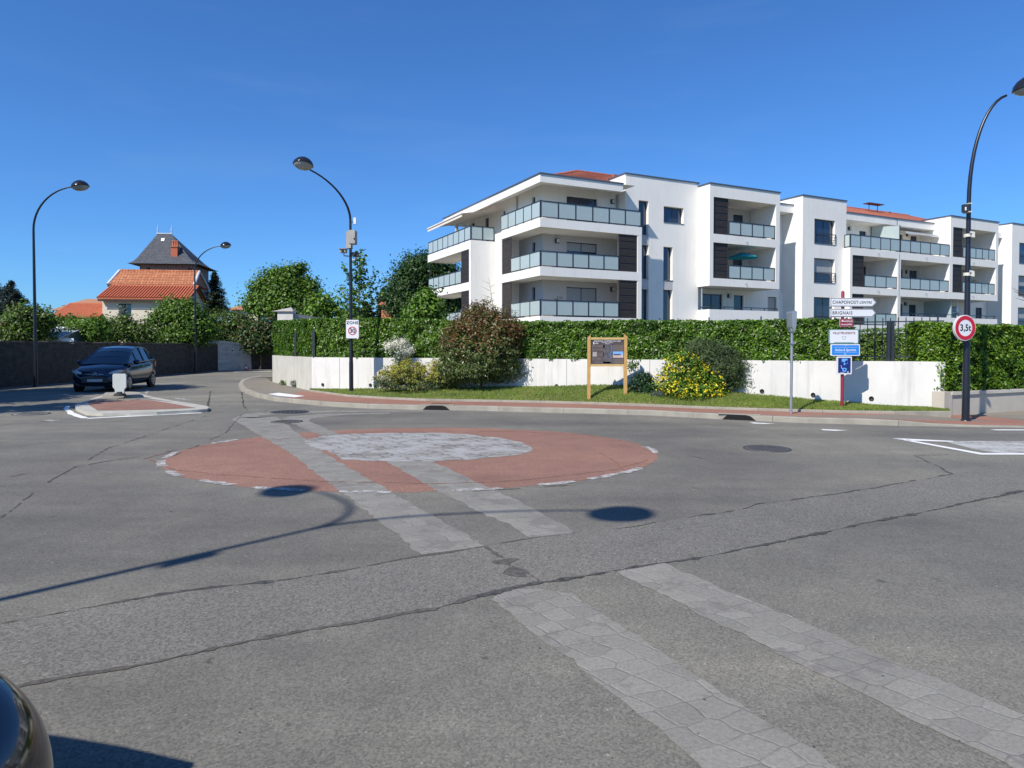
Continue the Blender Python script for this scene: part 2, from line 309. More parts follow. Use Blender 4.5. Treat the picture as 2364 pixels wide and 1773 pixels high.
def leafmesh(name, P, Nn, size, asp, mats, mi=None, sj=.35, fold=.12, axis=None, parent=None, **kw):
    n = len(P); P = np.asarray(P, float); Nn = np.asarray(Nn, float) + rng.normal(0, .55, (n, 3)); Nn /= np.linalg.norm(Nn, axis=1, keepdims=True) + 1e-9
    r = rng.normal(0, 1, (n, 3)) if axis is None else np.asarray(axis, float) + rng.normal(0, .3, (n, 3))
    t = r - Nn * np.sum(r * Nn, axis=1, keepdims=True); t /= np.linalg.norm(t, axis=1, keepdims=True) + 1e-9
    b = np.cross(Nn, t); sz = (size * (1 + rng.uniform(-sj, sj, n)))[:, None]
    V = np.empty((n, 4, 3)); V[:, 0] = P - t * sz * .5; V[:, 1] = P + b * sz * asp * .5 + Nn * sz * fold; V[:, 2] = P + t * sz * .5; V[:, 3] = P - b * sz * asp * .5 + Nn * sz * fold
    me = bpy.data.meshes.new(name); me.vertices.add(4 * n); me.vertices.foreach_set('co', V.ravel())
    me.loops.add(4 * n); me.loops.foreach_set('vertex_index', np.arange(4 * n, dtype=np.int32))
    me.polygons.add(n); me.polygons.foreach_set('loop_start', np.arange(0, 4 * n, 4, dtype=np.int32)); me.polygons.foreach_set('loop_total', np.full(n, 4, dtype=np.int32))
    if not isinstance(mats, (list, tuple)): mats = [mats]
    for m in mats: me.materials.append(m)
    if mi is not None: me.polygons.foreach_set('material_index', np.asarray(mi, np.int32))
    me.update(calc_edges=True)
    return obj(name, me, mats, parent, **kw)
def cloud(lobes, ncl, per, cs, flat=.7, inner=.55):
    """leaf positions: clusters spread through ellipsoidal lobes"""
    W = np.array([l[3] * l[4] * l[5] for l in lobes]) ** .7; W /= W.sum(); P = []; Nn = []
    for l, k in zip(lobes, rng.multinomial(ncl, W)):
        c = np.array(l[:3]); r = np.array(l[3:6])
        d = rng.normal(0, 1, (k, 3)); d /= np.linalg.norm(d, axis=1, keepdims=True)
        q = rng.uniform(inner ** 3, 1.12, k) ** (1 / 3)
        cc = c + d * q[:, None] * r
        for m in range(k):
            kk = max(2, int(per * rng.uniform(.5, 1.5))); s_ = cs * rng.uniform(.6, 1.4)
            o = rng.normal(0, 1, (kk, 3)) * s_ * np.array([1, 1, flat]); P.append(cc[m] + o)
            nn = np.tile(d[m] * .6 + np.array([0, 0, .5]), (kk, 1)) + o / (s_ + 1e-6) * .25; Nn.append(nn)
    return np.vstack(P), np.vstack(Nn)
def plant(name, label, cat, base, lobes, leafm, ncl, per, cs, size, asp=.5, stem=None, trunk=None, trunkm=None, group=None, minz=.03, part='crown', inner=.55, extra=None):
    """lobes in world coordinates -> local to the base"""
    base = Vector(base); t = thing(name, label, cat, base, 0, group)
    lb = [(l[0] - base.x, l[1] - base.y, l[2] - base.z, l[3], l[4], l[5]) for l in lobes]
    P, Nn = cloud(lb, ncl, per, cs, inner=inner); k = P[:, 2] > minz; P = P[k]; Nn = Nn[k]
    mi = None; ms = [leafm]
    if extra: ms, f = [leafm, extra[0]], extra[1]; mi = (f(P) > rng.uniform(0, 1, len(P))).astype(int)
    leafmesh(part, P, Nn, size, asp, ms, mi, parent=t)
    b = MB(); tr = trunk or .05; tm = MATS['bark'] if trunkm is None else trunkm
    zs = [l[2] for l in lb]; top = max(.15, min(max(zs) * .9, sum(zs) / len(zs) * 1.2)); cxm = sum(l[0] for l in lb) / len(lb); cym = sum(l[1] for l in lb) / len(lb)
    pts = [Vector((cxm * q ** 1.5 + math.sin(q * 5) * tr * .6, cym * q ** 1.5, top * q)) for q in (0, .25, .5, .75, 1.)]
    b.tube([pts[0] + Vector((0, 0, -.1))] + pts, [tr * 1.25, tr * 1.1, tr, tr * .85, tr * .65, tr * .35], 8)
    for i, l in enumerate(lb):
        c = Vector(l[:3])
        q = pts[1 + i % 3]; b.tube([q, q.lerp(c, .5) + Vector((0, 0, .12 * l[5])), c + Vector((0, 0, .3 * l[5]))], [tr * .5, tr * .35, tr * .12], 6)
    obj('trunk', b, tm, t)
    return t

# ------------------------------------------------------------------ ground, roads, pavements
def sheet(name, pts, z, m, kind='structure', **kw):
    b = MB(); b.poly([(p[0], p[1], z) for p in pts]); return obj(name, b, m, kind=kind, **kw)
def gp(lst, z=0.): return [g(x, y, z) for x, y in lst]
def dens(pts, step=.3, jit=0., closed=False):
    out = []; n = len(pts)
    for i in range(n if closed else n - 1):
        a = Vector(pts[i][:2]); b = Vector(pts[(i + 1) % n][:2]); k = max(1, int((b - a).length / step))
        for j in range(k):
            p = a.lerp(b, j / k)
            out.append(p + Vector((mnoise.noise(Vector((p.x * 3, p.y * 3, 1))), mnoise.noise(Vector((p.x * 3, p.y * 3, 9))))) * jit + Vector((mnoise.noise(Vector((p.x * 11, p.y * 11, 1))), mnoise.noise(Vector((p.x * 11, p.y * 11, 9))))) * jit * 1.1)
    if not closed: out.append(Vector(pts[-1][:2]))
    return out
sheet('ground', [(-900, -200), (900, -200), (900, 1500), (-900, 1500)], -.03, earth)
KERB = [(600, 872), (571, 878), (556, 884), (551, 892), (557, 903), (585, 915.5), (632, 926), (740, 937), (849, 943), (962, 946), (1100, 948), (1203, 951), (1350, 954.5), (1500, 959), (1706, 970), (1864, 977), (1980, 980), (2074, 983), (2244, 986), (2364, 988), (2600, 991)]
kerb = dens(gp(KERB), .5)
sheet('road', [(-20.6, -25), (45, -25), (45, kerb[-1].y - .05)] + [Vector((p.x, p.y)) for p in reversed(gp(KERB))] + [(-12.5, 38), (-15, 62), (-19.3, 62), (-19.6, 50.5), (-20.6, 49)], 0., asphalt)
# red pavement, grey corner pavement
W0 = g(2181, 946, .15); W1 = g(720, 899, .17); W2 = g(629, 881, .13); W3 = Vector((-14.6, 47, 0))
for p in (W0, W1, W2): p.z = 0
LAWN = [(713, 900), (758, 906), (803, 912), (894, 917.5), (984, 921.5), (1100, 923), (1158, 924), (1339, 928), (1480, 933), (1683, 941), (1819, 945), (1980, 949), (2067, 950), (2196, 950)]
lawnf = gp(LAWN, .17)
LW0 = g(2196, 950, .12); LW1 = g(2364, 940, .12); LW2 = LW0 + (LW1 - LW0) * 6
inner = []   # pavement top polygon: along kerb, then back along lawn border
outer = [p.copy() for p in kerb]
def offs(pts, d):
    o = []
    for i, p in enumerate(pts):
        a = pts[max(0, i - 1)]; b = pts[min(len(pts) - 1, i + 1)]; t = Vector((b[0] - a[0], b[1] - a[1])).normalized()
        o.append(Vector((p[0] - t.y * d, p[1] + t.x * d)))
    return o
kin = offs(kerb, .16)
pb = MB()
back = [LW2, LW1, LW0] + [Vector(p) for p in reversed(lawnf)] + [W1, W2]
PZ = lambda p: .115 - .085 * max(0, min(1, (proj((p.x, p.y, .1))[0] - 2060) / 130))
pb.poly([(p.x, p.y, PZ(p)) for p in kin] + [(p.x, p.y, PZ(p)) for p in back])
obj('pavement', pb, pave_grey, kind='structure')
# grey part of the pavement: left corner and the strip in front of the low wall
gr = gp([(2215, 957), (2290, 962), (2364, 970), (2700, 995)], .04)
sheet('pavement_side', [Vector(p) for p in gr] + [LW2, LW1, LW0 + (LW1 - LW0) * .15], .036, pave_grey)
ov = [p for p in kin if 655 < proj((p.x, p.y, .12))[0] < 2700]; ovp = ov + [Vector((gr[-1].x, gr[-1].y))] + [Vector((p.x, p.y)) for p in reversed(gr[:-1])] + [LW0] + [Vector(p) for p in reversed(lawnf)] + [Vector(g(690, 903, .12))]
rp_ = MB(); rp_.poly([(p[0], p[1], PZ(p) + .004) for p in ovp]); obj('red_pavement', rp_, red_walk, kind='structure')
kb = MB()
def kerbrun(kb, o, i, z0, z1, every=4, lower=None):
    n = len(o)
    for k in range(n - 1):
        h = z1 if lower is None else lower(o[k]); h2 = z1 if lower is None else lower(o[k + 1])
        ga = .012 if k % every == 0 else 0
        a, b = o[k].lerp(o[k + 1], ga), o[k + 1]; c, d = i[k + 1], i[k].lerp(i[k + 1], ga)
        kb.add([(a.x, a.y, z0), (b.x, b.y, z0), (b.x, b.y, h2 - .015), (a.x, a.y, h - .015), (a.x * .97 + d.x * .03, a.y * .97 + d.y * .03, h), (b.x * .97 + c.x * .03, b.y * .97 + c.y * .03, h2), (c.x, c.y, h2), (d.x, d.y, h), (c.x, c.y, z0), (d.x, d.y, z0)],
               [(0, 1, 2, 3), (3, 2, 5, 4), (4, 5, 6, 7), (7, 6, 8, 9), (0, 3, 4, 7, 9), (1, 8, 6, 5, 2)], 0)
def low(p): return PZ(p) + .003 + .004 * mnoise.noise(Vector((p.x, p.y, 0)))
kerbrun(kb, kerb, kin, -.02, .125, 3, low)
obj('kerb', kb, kerb_m, kind='structure')
lf = dens(lawnf, .5); lin = offs(lf, .10); kb = MB(); kerbrun(kb, lf, lin, -.02, .175, 2)
obj('lawn_kerb', kb, kerb_m, kind='structure')
# gutter stain along the kerb: pale concrete channel
gut = offs(kerb, -.28)
b = MB(); b.poly([(p.x, p.y, .0011) for p in kerb] + [(p.x, p.y, .0011) for p in reversed(gut)]); obj('gutter', b, ground_mat('gutter_concrete', (0.176, 0.166, 0.144), speck=.2, patch=.25, sscale=70.), kind='structure')
# storm drain mouths in the kerb
for px, lab in ((1008, 'dark storm drain mouth in the kerb, nearer the lamp post with the zone sign'), (1736, 'dark storm drain mouth in the kerb beside the thin grey pole')):
    c = min(kerb, key=lambda p: abs(proj((p.x, p.y, 0))[0] - px)); i = kerb.index(c); d = (kerb[i + 1] - c).normalized()
    t = thing('storm_drain', lab, 'storm drain', (c.x, c.y, 0), math.atan2(d.y, d.x), 'storm drain openings in the kerb')
    b = MB(); b.add([(-.36, -.012, .002), (.36, -.012, .002), (.24, -.012, .1), (.14, -.012, .118), (-.14, -.012, .118), (-.26, -.012, .1)], [(0, 1, 2, 3, 4, 5)]); b.box((-.36, -.011, .001), (.36, .0, .004))
    obj('opening', b, mat('drain_black', (.004, .004, .004), .9), t)
    b = MB(); b.box((-.45, .0, .119), (.45, .16, .134)); obj('cover_slab', b, kerb_m, t)
b = MB(); q = gp([(1000, 929), (1046, 929.5), (1030, 933.5), (992, 933)], .13); b.prism([(p.x, p.y) for p in q], .116, .122)
obj('pavement_hatch', b, mat('rust_hatch', (.17, .09, .06), .7, var=.3, scale=20), label='brown metal hatch set flush in the red pavement', cat='hatch')

# roundabout: red oval, pale painted cobble, stone strips
def ell(cx, cy, rx, ry, a0=0, a1=360, n=72): return [Vector((cx + rx * math.cos(R(a0 + (a1 - a0) * k / n)), cy + ry * math.sin(R(a0 + (a1 - a0) * k / n)))) for k in range(n + (0 if a1 - a0 == 360 else 1))]
sheet('roundabout_red', dens(ell(-1.47, 10.67, 3.68, 3.08), .12, .04, True), .0015, red_asphalt)
A_l = [(537, 968), (595, 1002.5), (668, 1045), (975, 1281)]
A_r = [(640, 962), (735, 1038), (905, 1138), (1120, 1262)]
B_l = [(708, 992), (890, 1065), (1040, 1150), (1152, 1202), (1228, 1243)]
B_r = [(745, 990), (1000, 1066), (1222, 1170), (1320, 1221), (1320, 1233)]
def strip(name, l, r, z, m, jit=.05):
    P = dens(gp(l), .08, jit) + list(reversed(dens(gp(r), .08, jit))); return sheet(name, P, z, m)
strip('stone_strip', A_l, A_r, .003, strip_m, .035); strip('stone_strip', B_l, B_r, .0033, strip_m, .035)
C_l = [(1135, 1382), (1590, 1740), (1760, 1880)]
C_r = [(1150, 1364), (1240, 1360), (1330, 1372), (1345, 1390), (1880, 1738), (2080, 1900)]
D_l = [(1424, 1320), (2400, 1810)]
D_r = [(1530, 1300), (2500, 1710)]
strip('stone_strip', C_l, C_r, .003, strip_m, .028); strip('stone_strip', D_l, D_r, .003, strip_m, .028)
# curved tails of the strips along the far kerb
T1 = [(537, 968), (555, 958), (600, 952), (660, 950), (760, 947.5), (880, 947.5), (980, 949)]
T2 = [(640, 962), (600, 966), (596, 960), (640, 955), (760, 952), (880, 950.5), (980, 950.5)]
strip('stone_strip', T1, T2, .0022, strip_m, .03)
T1 = [(708, 992), (650, 968), (665, 962), (740, 956), (900, 952.5)]; T2 = [(760, 991), (712, 972), (720, 966), (800, 958), (900, 955)]
strip('stone_strip', T1, T2, .0025, strip_m, .03)
WC = [(696, 1021), (720, 1012), (743, 1007), (815, 1002), (910, 999.5), (1007, 999), (1076, 1003), (1149, 1011), (1200, 1021), (1226, 1030), (1233, 1038), (1215, 1048), (1149, 1056), (1080, 1061), (1000, 1065.6), (960, 1066), (890, 1066), (795, 1062), (765, 1045), (728, 1034)]
sheet('roundabout_centre', dens(gp(WC), .12, .05, True), .0045, white_cob)
# broken white line round the oval
for (a, b_) in ((355, 368), (311, 330), (182, 194), (198, 208), (214, 223.5), (231, 241), (246, 256.5), (263, 272), (282.5, 291.5), (299, 307), (155, 165)):
    P = ell(-1.47, 10.67, 3.72, 3.12, a, b_, 8) + list(reversed(ell(-1.47, 10.67, 3.61, 3.01, a, b_, 8)))
    sheet('worn_dash', dens(P, .1, .03, True), .0048, worn_white)
# tar seams, cracks, tyre marks
SEAMN = [0]
def seam(pts, wd, z=.0036, m=tar, jit=.035, name='tar_seam', gaps=0.):
    SEAMN[0] += 1; z += SEAMN[0] * .00003
    P = dens(gp(pts), .045); b = MB(); n = len(P); o = random.random() * 50
    prev = None
    for k in range(n):
        a = P[max(0, k - 1)]; c = P[min(n - 1, k + 1)]; t = (c - a).normalized(); nn = Vector((-t.y, t.x))
        f = mnoise.noise(Vector((k * .31, o, 0))); f2 = mnoise.noise(Vector((k * .11, o, 5)))
        p = P[k] + nn * (mnoise.noise(Vector((k * .13, o, 9))) * jit + mnoise.noise(Vector((k * .9, o, 3))) * jit * .3)
        h = wd * .27 * max(.08, 1 + f * 2.1 + f2 * 1.1 + 1.6 * mnoise.noise(Vector((k * 1.3, o, 7))))
        q = (p + nn * h, p - nn * h)
        if prev and f2 > -1 + gaps: b.add([(prev[0].x, prev[0].y, z), (prev[1].x, prev[1].y, z), (q[1].x, q[1].y, z), (q[0].x, q[0].y, z)], [(0, 1, 2, 3)])
        prev = q
    return obj(name, b, m, kind='structure')
seam1 = [(0, 1597), (235, 1550), (398, 1519), (615, 1474), (796, 1440), (1000, 1408), (1100, 1378), (1242, 1346), (1416, 1321), (1606, 1289), (1773, 1256), (1988, 1211), (2164, 1176), (2364, 1133)]
seam2 = [(0, 1440), (150, 1411), (235, 1396), (310, 1383), (490, 1355), (630, 1343), (796, 1318), (880, 1300), (975, 1285), (1120, 1262), (1228, 1243), (1386, 1224), (1481, 1213), (1617, 1190), (1711, 1176), (1750, 1164), (1851, 1152), (2027, 1125), (2133, 1106), (2199, 1094)]
sheet('trench_patch', [Vector((p.x, p.y)) for p in gp(seam2)] + [Vector((p.x, p.y)) for p in gp([(2364, 1060)])] + [Vector((p.x, p.y)) for p in reversed(gp(seam1))], .0012, asphalt_new)
tar_soft = mat('tar_soft', (.098, .092, .084), 1., var=.4, scale=22., spec=.05); dust = mat('worn_seam', (.17, .16, .145), 1., var=.2, scale=25., spec=.05)
seam(seam1[:8], .055, m=tar_soft); seam(seam1[6:], .05); seam(seam2[:11], .03, gaps=.72, m=tar_soft); seam(seam2[3:6], .05); seam(seam2[10:14], .018, gaps=.8, m=tar_soft); seam(seam2[13:], .036)
seam([(2199, 1094), (2150, 1070), (2109, 1051)], .03); seam([(2109, 1051), (2242, 1049)], .02, m=tar_soft)
seam([(1120, 1263), (1155, 1284), (1181, 1306), (1215, 1322), (1244, 1341)], .06, m=tar_soft); seam([(1160, 1292), (1195, 1318), (1225, 1330)], .16, z=.0034, m=tar_soft, jit=.08)
seam([(0, 981), (203, 966), (500, 954), (640, 951.5)], .03, m=tar_soft); seam([(0, 1105), (120, 1085), (316, 1055), (400, 1040)], .05, m=tar_soft, gaps=.8)
seam([(0, 1195), (113, 1112), (249, 1035), (475, 961)], .03, m=tar_soft, gaps=.75); seam([(360, 1070), (520, 1000), (560, 955)], .03, m=tar_soft, gaps=.8)
seam([(486, 902), (481, 938)], .05); seam([(482, 920), (480, 937)], .06); seam([(558, 905), (562, 935), (572, 947)], .05); seam([(1600, 1125), (1680, 1155), (1711, 1176)], .012, m=dust)
tyre = mat('tyre_mark', (.215, .122, .092), 1., var=.3, scale=8., spec=.05)
seam([(331, 1060), (420, 1036), (627, 1016), (760, 1003), (920, 999), (1165, 996), (1355, 1004), (1450, 1021)], .035, m=tyre, z=.0036)
seam([(345, 1062), (400, 1084), (483, 1094), (743, 1112), (920, 1115), (1000, 1118), (1197, 1110), (1418, 1085), (1497, 1062)], .05, m=tyre, z=.0036)
seam([(1385, 1045), (1425, 1070), (1445, 1094)], .03, m=tyre, z=.0037)
for (x0, y0, x1, y1) in ((1090, 1135, 1330, 1120), (1590, 1051, 1665, 1070)): seam([(x0, y0), (x1, y1)], .03, m=tar_soft, z=.0037, gaps=.7)
for k in range(60):   # small dark pocks and pale grit on the asphalt
    p = g(random.uniform(60, 2300), 960 + 780 * random.random() ** 1.3)
    if (Vector((p.x + 1.47, p.y - 10.67))).length < 3.8: continue
    r_ = random.uniform(.003, .007); sheet('pock', [Vector((p.x + r_ * math.cos(a) * random.uniform(.6, 1.5), p.y + r_ * math.sin(a))) for a in np.linspace(0, 2 * PI, 8)[:-1]], .0042, tar if random.random() < .75 else worn_white)
# painted lines
for q in ([(1729, 975), (1790, 978.5), (1766, 979), (1740, 978)], [(1895, 991), (1957, 993.6), (1930, 995), (1900, 993.4)], [(2285, 991.8), (2700, 992), (2700, 994.2), (2300, 993.8)],
          [(2059, 1012.5), (2090, 1013), (2201, 1018.5), (2200, 1020.5), (2100, 1017.5)], [(2085, 1016.5), (2095, 1015.5), (2268, 1046.4), (2700, 1046.4), (2700, 1050), (2264, 1050)]):
    sheet('road_marking', gp(q), .004, road_white)
sheet('painted_cobbles', dens(gp([(2186, 1021), (2205, 1019), (2262, 1018), (2700, 1019), (2700, 1045), (2300, 1045), (2262, 1040)]), .2, .03, True), .002, stone_mat('island_cobble', (.27, .265, .245), R(20), 9., .06, .15, paint=(.42, .42, .40), rnd=.5))
sheet('tactile_paving', gp([(2205, 972.7), (2240, 973.2), (2700, 974), (2700, 980.5), (2250, 979.5)], .04), .038, road_white)
sheet('tactile_paving', gp([(618, 909.5), (643, 906.5), (704, 914), (681, 917), (645, 914.2)], .13), .128, road_white)
# manholes, and one dark navy oval in the same shape
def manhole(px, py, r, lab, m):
    p = g(px, py); t = thing('road_disc', lab, 'manhole cover', (p.x, p.y, 0), .3)
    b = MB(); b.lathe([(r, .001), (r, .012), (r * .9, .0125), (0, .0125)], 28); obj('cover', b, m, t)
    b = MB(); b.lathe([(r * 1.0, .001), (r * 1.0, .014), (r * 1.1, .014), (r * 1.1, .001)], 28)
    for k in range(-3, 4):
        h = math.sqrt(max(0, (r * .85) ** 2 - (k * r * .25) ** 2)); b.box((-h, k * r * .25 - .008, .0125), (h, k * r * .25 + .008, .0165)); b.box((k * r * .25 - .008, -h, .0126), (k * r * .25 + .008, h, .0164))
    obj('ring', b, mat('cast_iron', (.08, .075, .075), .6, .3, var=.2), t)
manhole(1770, 1036.5, .33, 'round cast iron manhole cover in the asphalt right of the red oval', mat('iron_cover', (.10, .095, .092), .6, .2, var=.4, scale=40))
manhole(669, 951.6, .42, 'dark navy oval between the two pale curved stone bands near the far kerb', mat('dark_navy_oval', (.018, .02, .028), .7, var=.1))  # dark navy oval on the asphalt, drawn with the manhole shape
manhole(662, 974, .30, 'rough dark patched cover just behind the left strip of the roundabout', mat('patched_cover', (.12, .11, .10), .9, var=.5, scale=12))
manhole(72, 956, .36, 'pale worn cover at the left edge of the road in front of the stone wall', mat('pale_cover', (.26, .25, .23), .9, var=.2))

# traffic island on the left
isl = [(173, 938), (176, 944), (199, 954), (237, 956.5), (300, 955.5), (362, 953.5), (440, 949), (478, 946.5), (483, 943), (478, 939.5), (466, 937), (400, 927), (353, 918), (330, 911.5), (316, 909.5), (280, 909.5), (244, 912), (215, 921), (197, 928), (180, 933)]
ti = [Vector((p.x, p.y)) for p in gp(isl, .05)]
b = MB(); b.prism(ti, -.02, .075); t = thing('traffic_island', 'low splitter island with pale kerb stones round a red centre', 'traffic island')
obj('kerb_ring', b, mat('island_kerb', (0.390, 0.375, 0.323), .85, var=.15, scale=3), t)
red = [(201, 928), (208, 937), (226, 947.5), (316, 946.5), (400, 943.8), (452, 941.4), (400, 932), (353, 924.6), (339, 923.2), (270, 924), (210, 925)]
b = MB(); b.poly([(p.x, p.y, .079) for p in gp(red, .079)]); obj('red_infill', b, red_asphalt, t)
gy = [(205, 924.5), (215, 921.5), (236, 917), (300, 917), (325, 916), (353, 921), (400, 928.5), (355, 923.6), (339, 922.2), (270, 922.5)]
b = MB(); b.poly([(p.x, p.y, .08) for p in gp(gy, .08)]); obj('grey_infill', b, pave_grey, t)
q = [Vector((p.x, p.y)) for p in gp([(236, 917.5), (244, 911), (300, 909), (322, 910), (326, 916), (300, 917), (260, 917.5)], .1)]
b = MB(); b.prism(q, .07, .17); obj('raised_nose', b, kerb_m, t)
for q in ([(145, 943), (156, 936.5), (162, 938), (157, 944), (172, 953), (204, 966), (188, 966), (158, 956)], [(200, 965.2), (466, 952.4), (466, 953.8), (204, 967)]):
    sheet('road_marking', dens(gp(q), .3, .03, True), .004, road_white)
for q in ([(98, 971.5), (115, 969), (143, 970.5), (120, 973)], [(333, 905), (340, 899), (345, 903), (338, 912)], [(400, 918.5), (425, 920), (440, 924), (415, 922)]): sheet('worn_marking', dens(gp(q), .2, .05, True), .0042, worn_white)
# keep-right bollard sign (seen from behind)
p = g(277, 913, .17); t = thing('island_bollard', 'short pale keep-right bollard panel standing on the splitter island, back view', 'bollard', (p.x, p.y, .165))
b = MB(); out = [(-.20, .62), (-.17, .66), (.17, .66), (.20, .62), (.20, .26), (.14, .19), (.13, .07), (-.13, .07), (-.14, .19), (-.20, .26)]
n = len(out); b.add([(x, -.03, z) for x, z in out] + [(x, .03, z) for x, z in out], [tuple(range(n)), tuple(reversed(range(n, 2 * n)))] + [(i, n + i, n + (i + 1) % n, (i + 1) % n) for i in range(n)])
obj('panel', b, mat('bollard_grey_white', (.48, .51, .48), .5, var=.04), t)
b = MB(); b.lathe([(.17, .0), (.16, .05), (.09, .09), (.09, .12)], 14); obj('base', b, rubber, t)

# ------------------------------------------------------------------ retaining wall, lawn
def wallY(px):
    a = (px - CXP) / FPX; d = W1 - W0; t = (a * W0.y - W0.x) / (d.x - a * d.y); return W0.y + d.y * t
wt = thing('retaining_wall', 'long white rendered retaining wall with streaks under the trimmed hedge', 'wall')
WT = 1.275
def wallseg(a, b2, z0, z1, th, side=1):
    d = (b2 - a); d.z = 0; d.normalize(); nn = Vector((-d.y, d.x, 0)) * th * side
    q = [a, b2, b2 + nn, a + nn]; mb = MB(); mb.prism([(p.x, p.y) for p in q], z0, z1); return mb
th = .22
mb = wallseg(W1, W0, -.1, WT, th); obj('front_face', mb, wall_stain, wt)
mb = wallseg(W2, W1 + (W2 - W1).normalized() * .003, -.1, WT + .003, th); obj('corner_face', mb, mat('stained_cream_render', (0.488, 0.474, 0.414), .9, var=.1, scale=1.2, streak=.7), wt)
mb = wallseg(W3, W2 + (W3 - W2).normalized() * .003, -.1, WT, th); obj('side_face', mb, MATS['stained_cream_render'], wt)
wd = (W0 - W1).normalized(); wn = Vector((wd.y, -wd.x, 0))   # towards the road
for px, py in ((745, 888), (855, 889), (1285, 891), (1759, 903), (1877, 911.5), (2011.5, 920), (2165.5, 928.5)):
    Y = wallY(px) - .01; P = at(px, py, Y); b = MB()
    M = Matrix.Translation(P) @ wn.to_track_quat('Z', 'Y').to_matrix().to_4x4()
    b.lathe([(.055, -.02), (.055, .012), (.045, .012), (.045, .004), (0, .004)], 14, M); obj('drain_pipe', b, mat('pipe_dark', (.012, .012, .012), .6), wt)
for px in (784, 1107, 1308, 1500):   # expansion joints
    Y = wallY(px); P = at(px, 850, Y) + wn * .003; b = MB(); b.box((-.008, -.003, .25), (.008, .0, WT - .005), M=Matrix.Translation((P.x, P.y, 0)) @ Matrix.Rotation(math.atan2(wd.y, wd.x), 4, 'Z')); obj('joint', b, mat('joint_grey', (.35, .34, .32), .9), wt)
# lawn surface between border kerb and wall
WB = [(713, 899), (871, 898), (960, 897), (1100, 895), (1200, 893.5), (1274, 893), (1362, 890), (1452, 889.5), (1560, 895), (1680, 904.5), (1751, 913), (1864, 922), (2003, 935), (2181, 945)]
def interp(tab, x):
    if x <= tab[0][0]: return tab[0][1]
    for (a, b) in zip(tab, tab[1:]):
        if x <= b[0]: return a[1] + (b[1] - a[1]) * (x - a[0]) / (b[0] - a[0])
    return tab[-1][1]
def lawnpt(px, t):
    F = g(px, interp(LAWN, px), .17); Bk = at(px, interp(WB, px), wallY(px)); d = (Bk - F); n_ = Vector((d.x, d.y)).normalized()
    F = F + Vector((n_.x, n_.y, 0)) * .1
    P = F.lerp(Bk, t); P.z = F.z + (Bk.z - F.z) * (1 - (1 - t) ** 1.35) + .02 * mnoise.noise(P * 1.5) * t; return P
def onlawn(px, py):
    lo, hi = 0., 1.
    for _ in range(30):
        m = (lo + hi) / 2
        if proj(lawnpt(px, m))[1] > py: lo = m
        else: hi = m
    return lawnpt(px, (lo + hi) / 2)
cols = np.linspace(714, 2194, 120); rows = 12; lb = MB()
vs = [lawnpt(px, min(1.02, k / rows)) for px in cols for k in range(rows + 1)]
lb.add(vs, [(i * (rows + 1) + k, (i + 1) * (rows + 1) + k, (i + 1) * (rows + 1) + k + 1, i * (rows + 1) + k + 1) for i in range(len(cols) - 1) for k in range(rows)], 0, True)
obj('lawn', lb, lawn_m, kind='structure')
P = []
for k in range(52000):
    px = random.uniform(716, 2190); t = random.random()
    P.append(lawnpt(px, t) + Vector((0, 0, .018))) if random.random() < 1.15 - .9 * t * (.5 + mnoise.noise(Vector((px * .012, t * 3, 0)))) else None
P = np.array([tuple(p) for p in P]); lv = rng.uniform(0, 1, len(P))
P = P[[i for i in range(len(P))]]; leafmesh('grass', P, np.tile([0, -1, .3], (len(P), 1)), .07, .16, grassb, axis=np.tile([0, 0, 1.], (len(P), 1)), kind='stuff', label='short mown grass of the verge below the white wall', cat='grass')
sheet('terrace', [(W0.x, W0.y + .2), tuple(LW0 + (W0 - W1).normalized() * .3 + Vector((.1, 1.0, 0)))[:2], tuple(LW1 + Vector((-.3, 1.1, 0)))[:2], tuple(LW2 + Vector((-.3, 1.1, 0)))[:2], (90, 140), (-14, 140), (W3.x + .4, W3.y), (W2.x + .2, W2.y), (W1.x + .1, W1.y + .2)], 1.15, earth)
# low wall on the right
t = thing('low_wall', 'low cream garden wall with stone cap at the right edge, hedge overhanging it', 'wall')
d = (LW1 - LW0).normalized(); nn = Vector((-d.y, d.x, 0))
mb = wallseg(LW0 + Vector((.0, .0, 0)), LW2, -.1, .50, .25); obj('wall_body', mb, mat('cream_render', (0.496, 0.448, 0.368), .9, var=.08, scale=2), t)
mb = wallseg(LW0 - nn * .04 - d * .03, LW2, .503, .575, .34); obj('cap', mb, mat('cap_stone', (.50, .47, .40), .9, var=.15, scale=3), t)
mb = wallseg(LW0 - d * .28 - nn * .02, LW0 - d * .003 - nn * .02, -.1, .58, .3); obj('end_pier', mb, MATS['cream_render'], t)

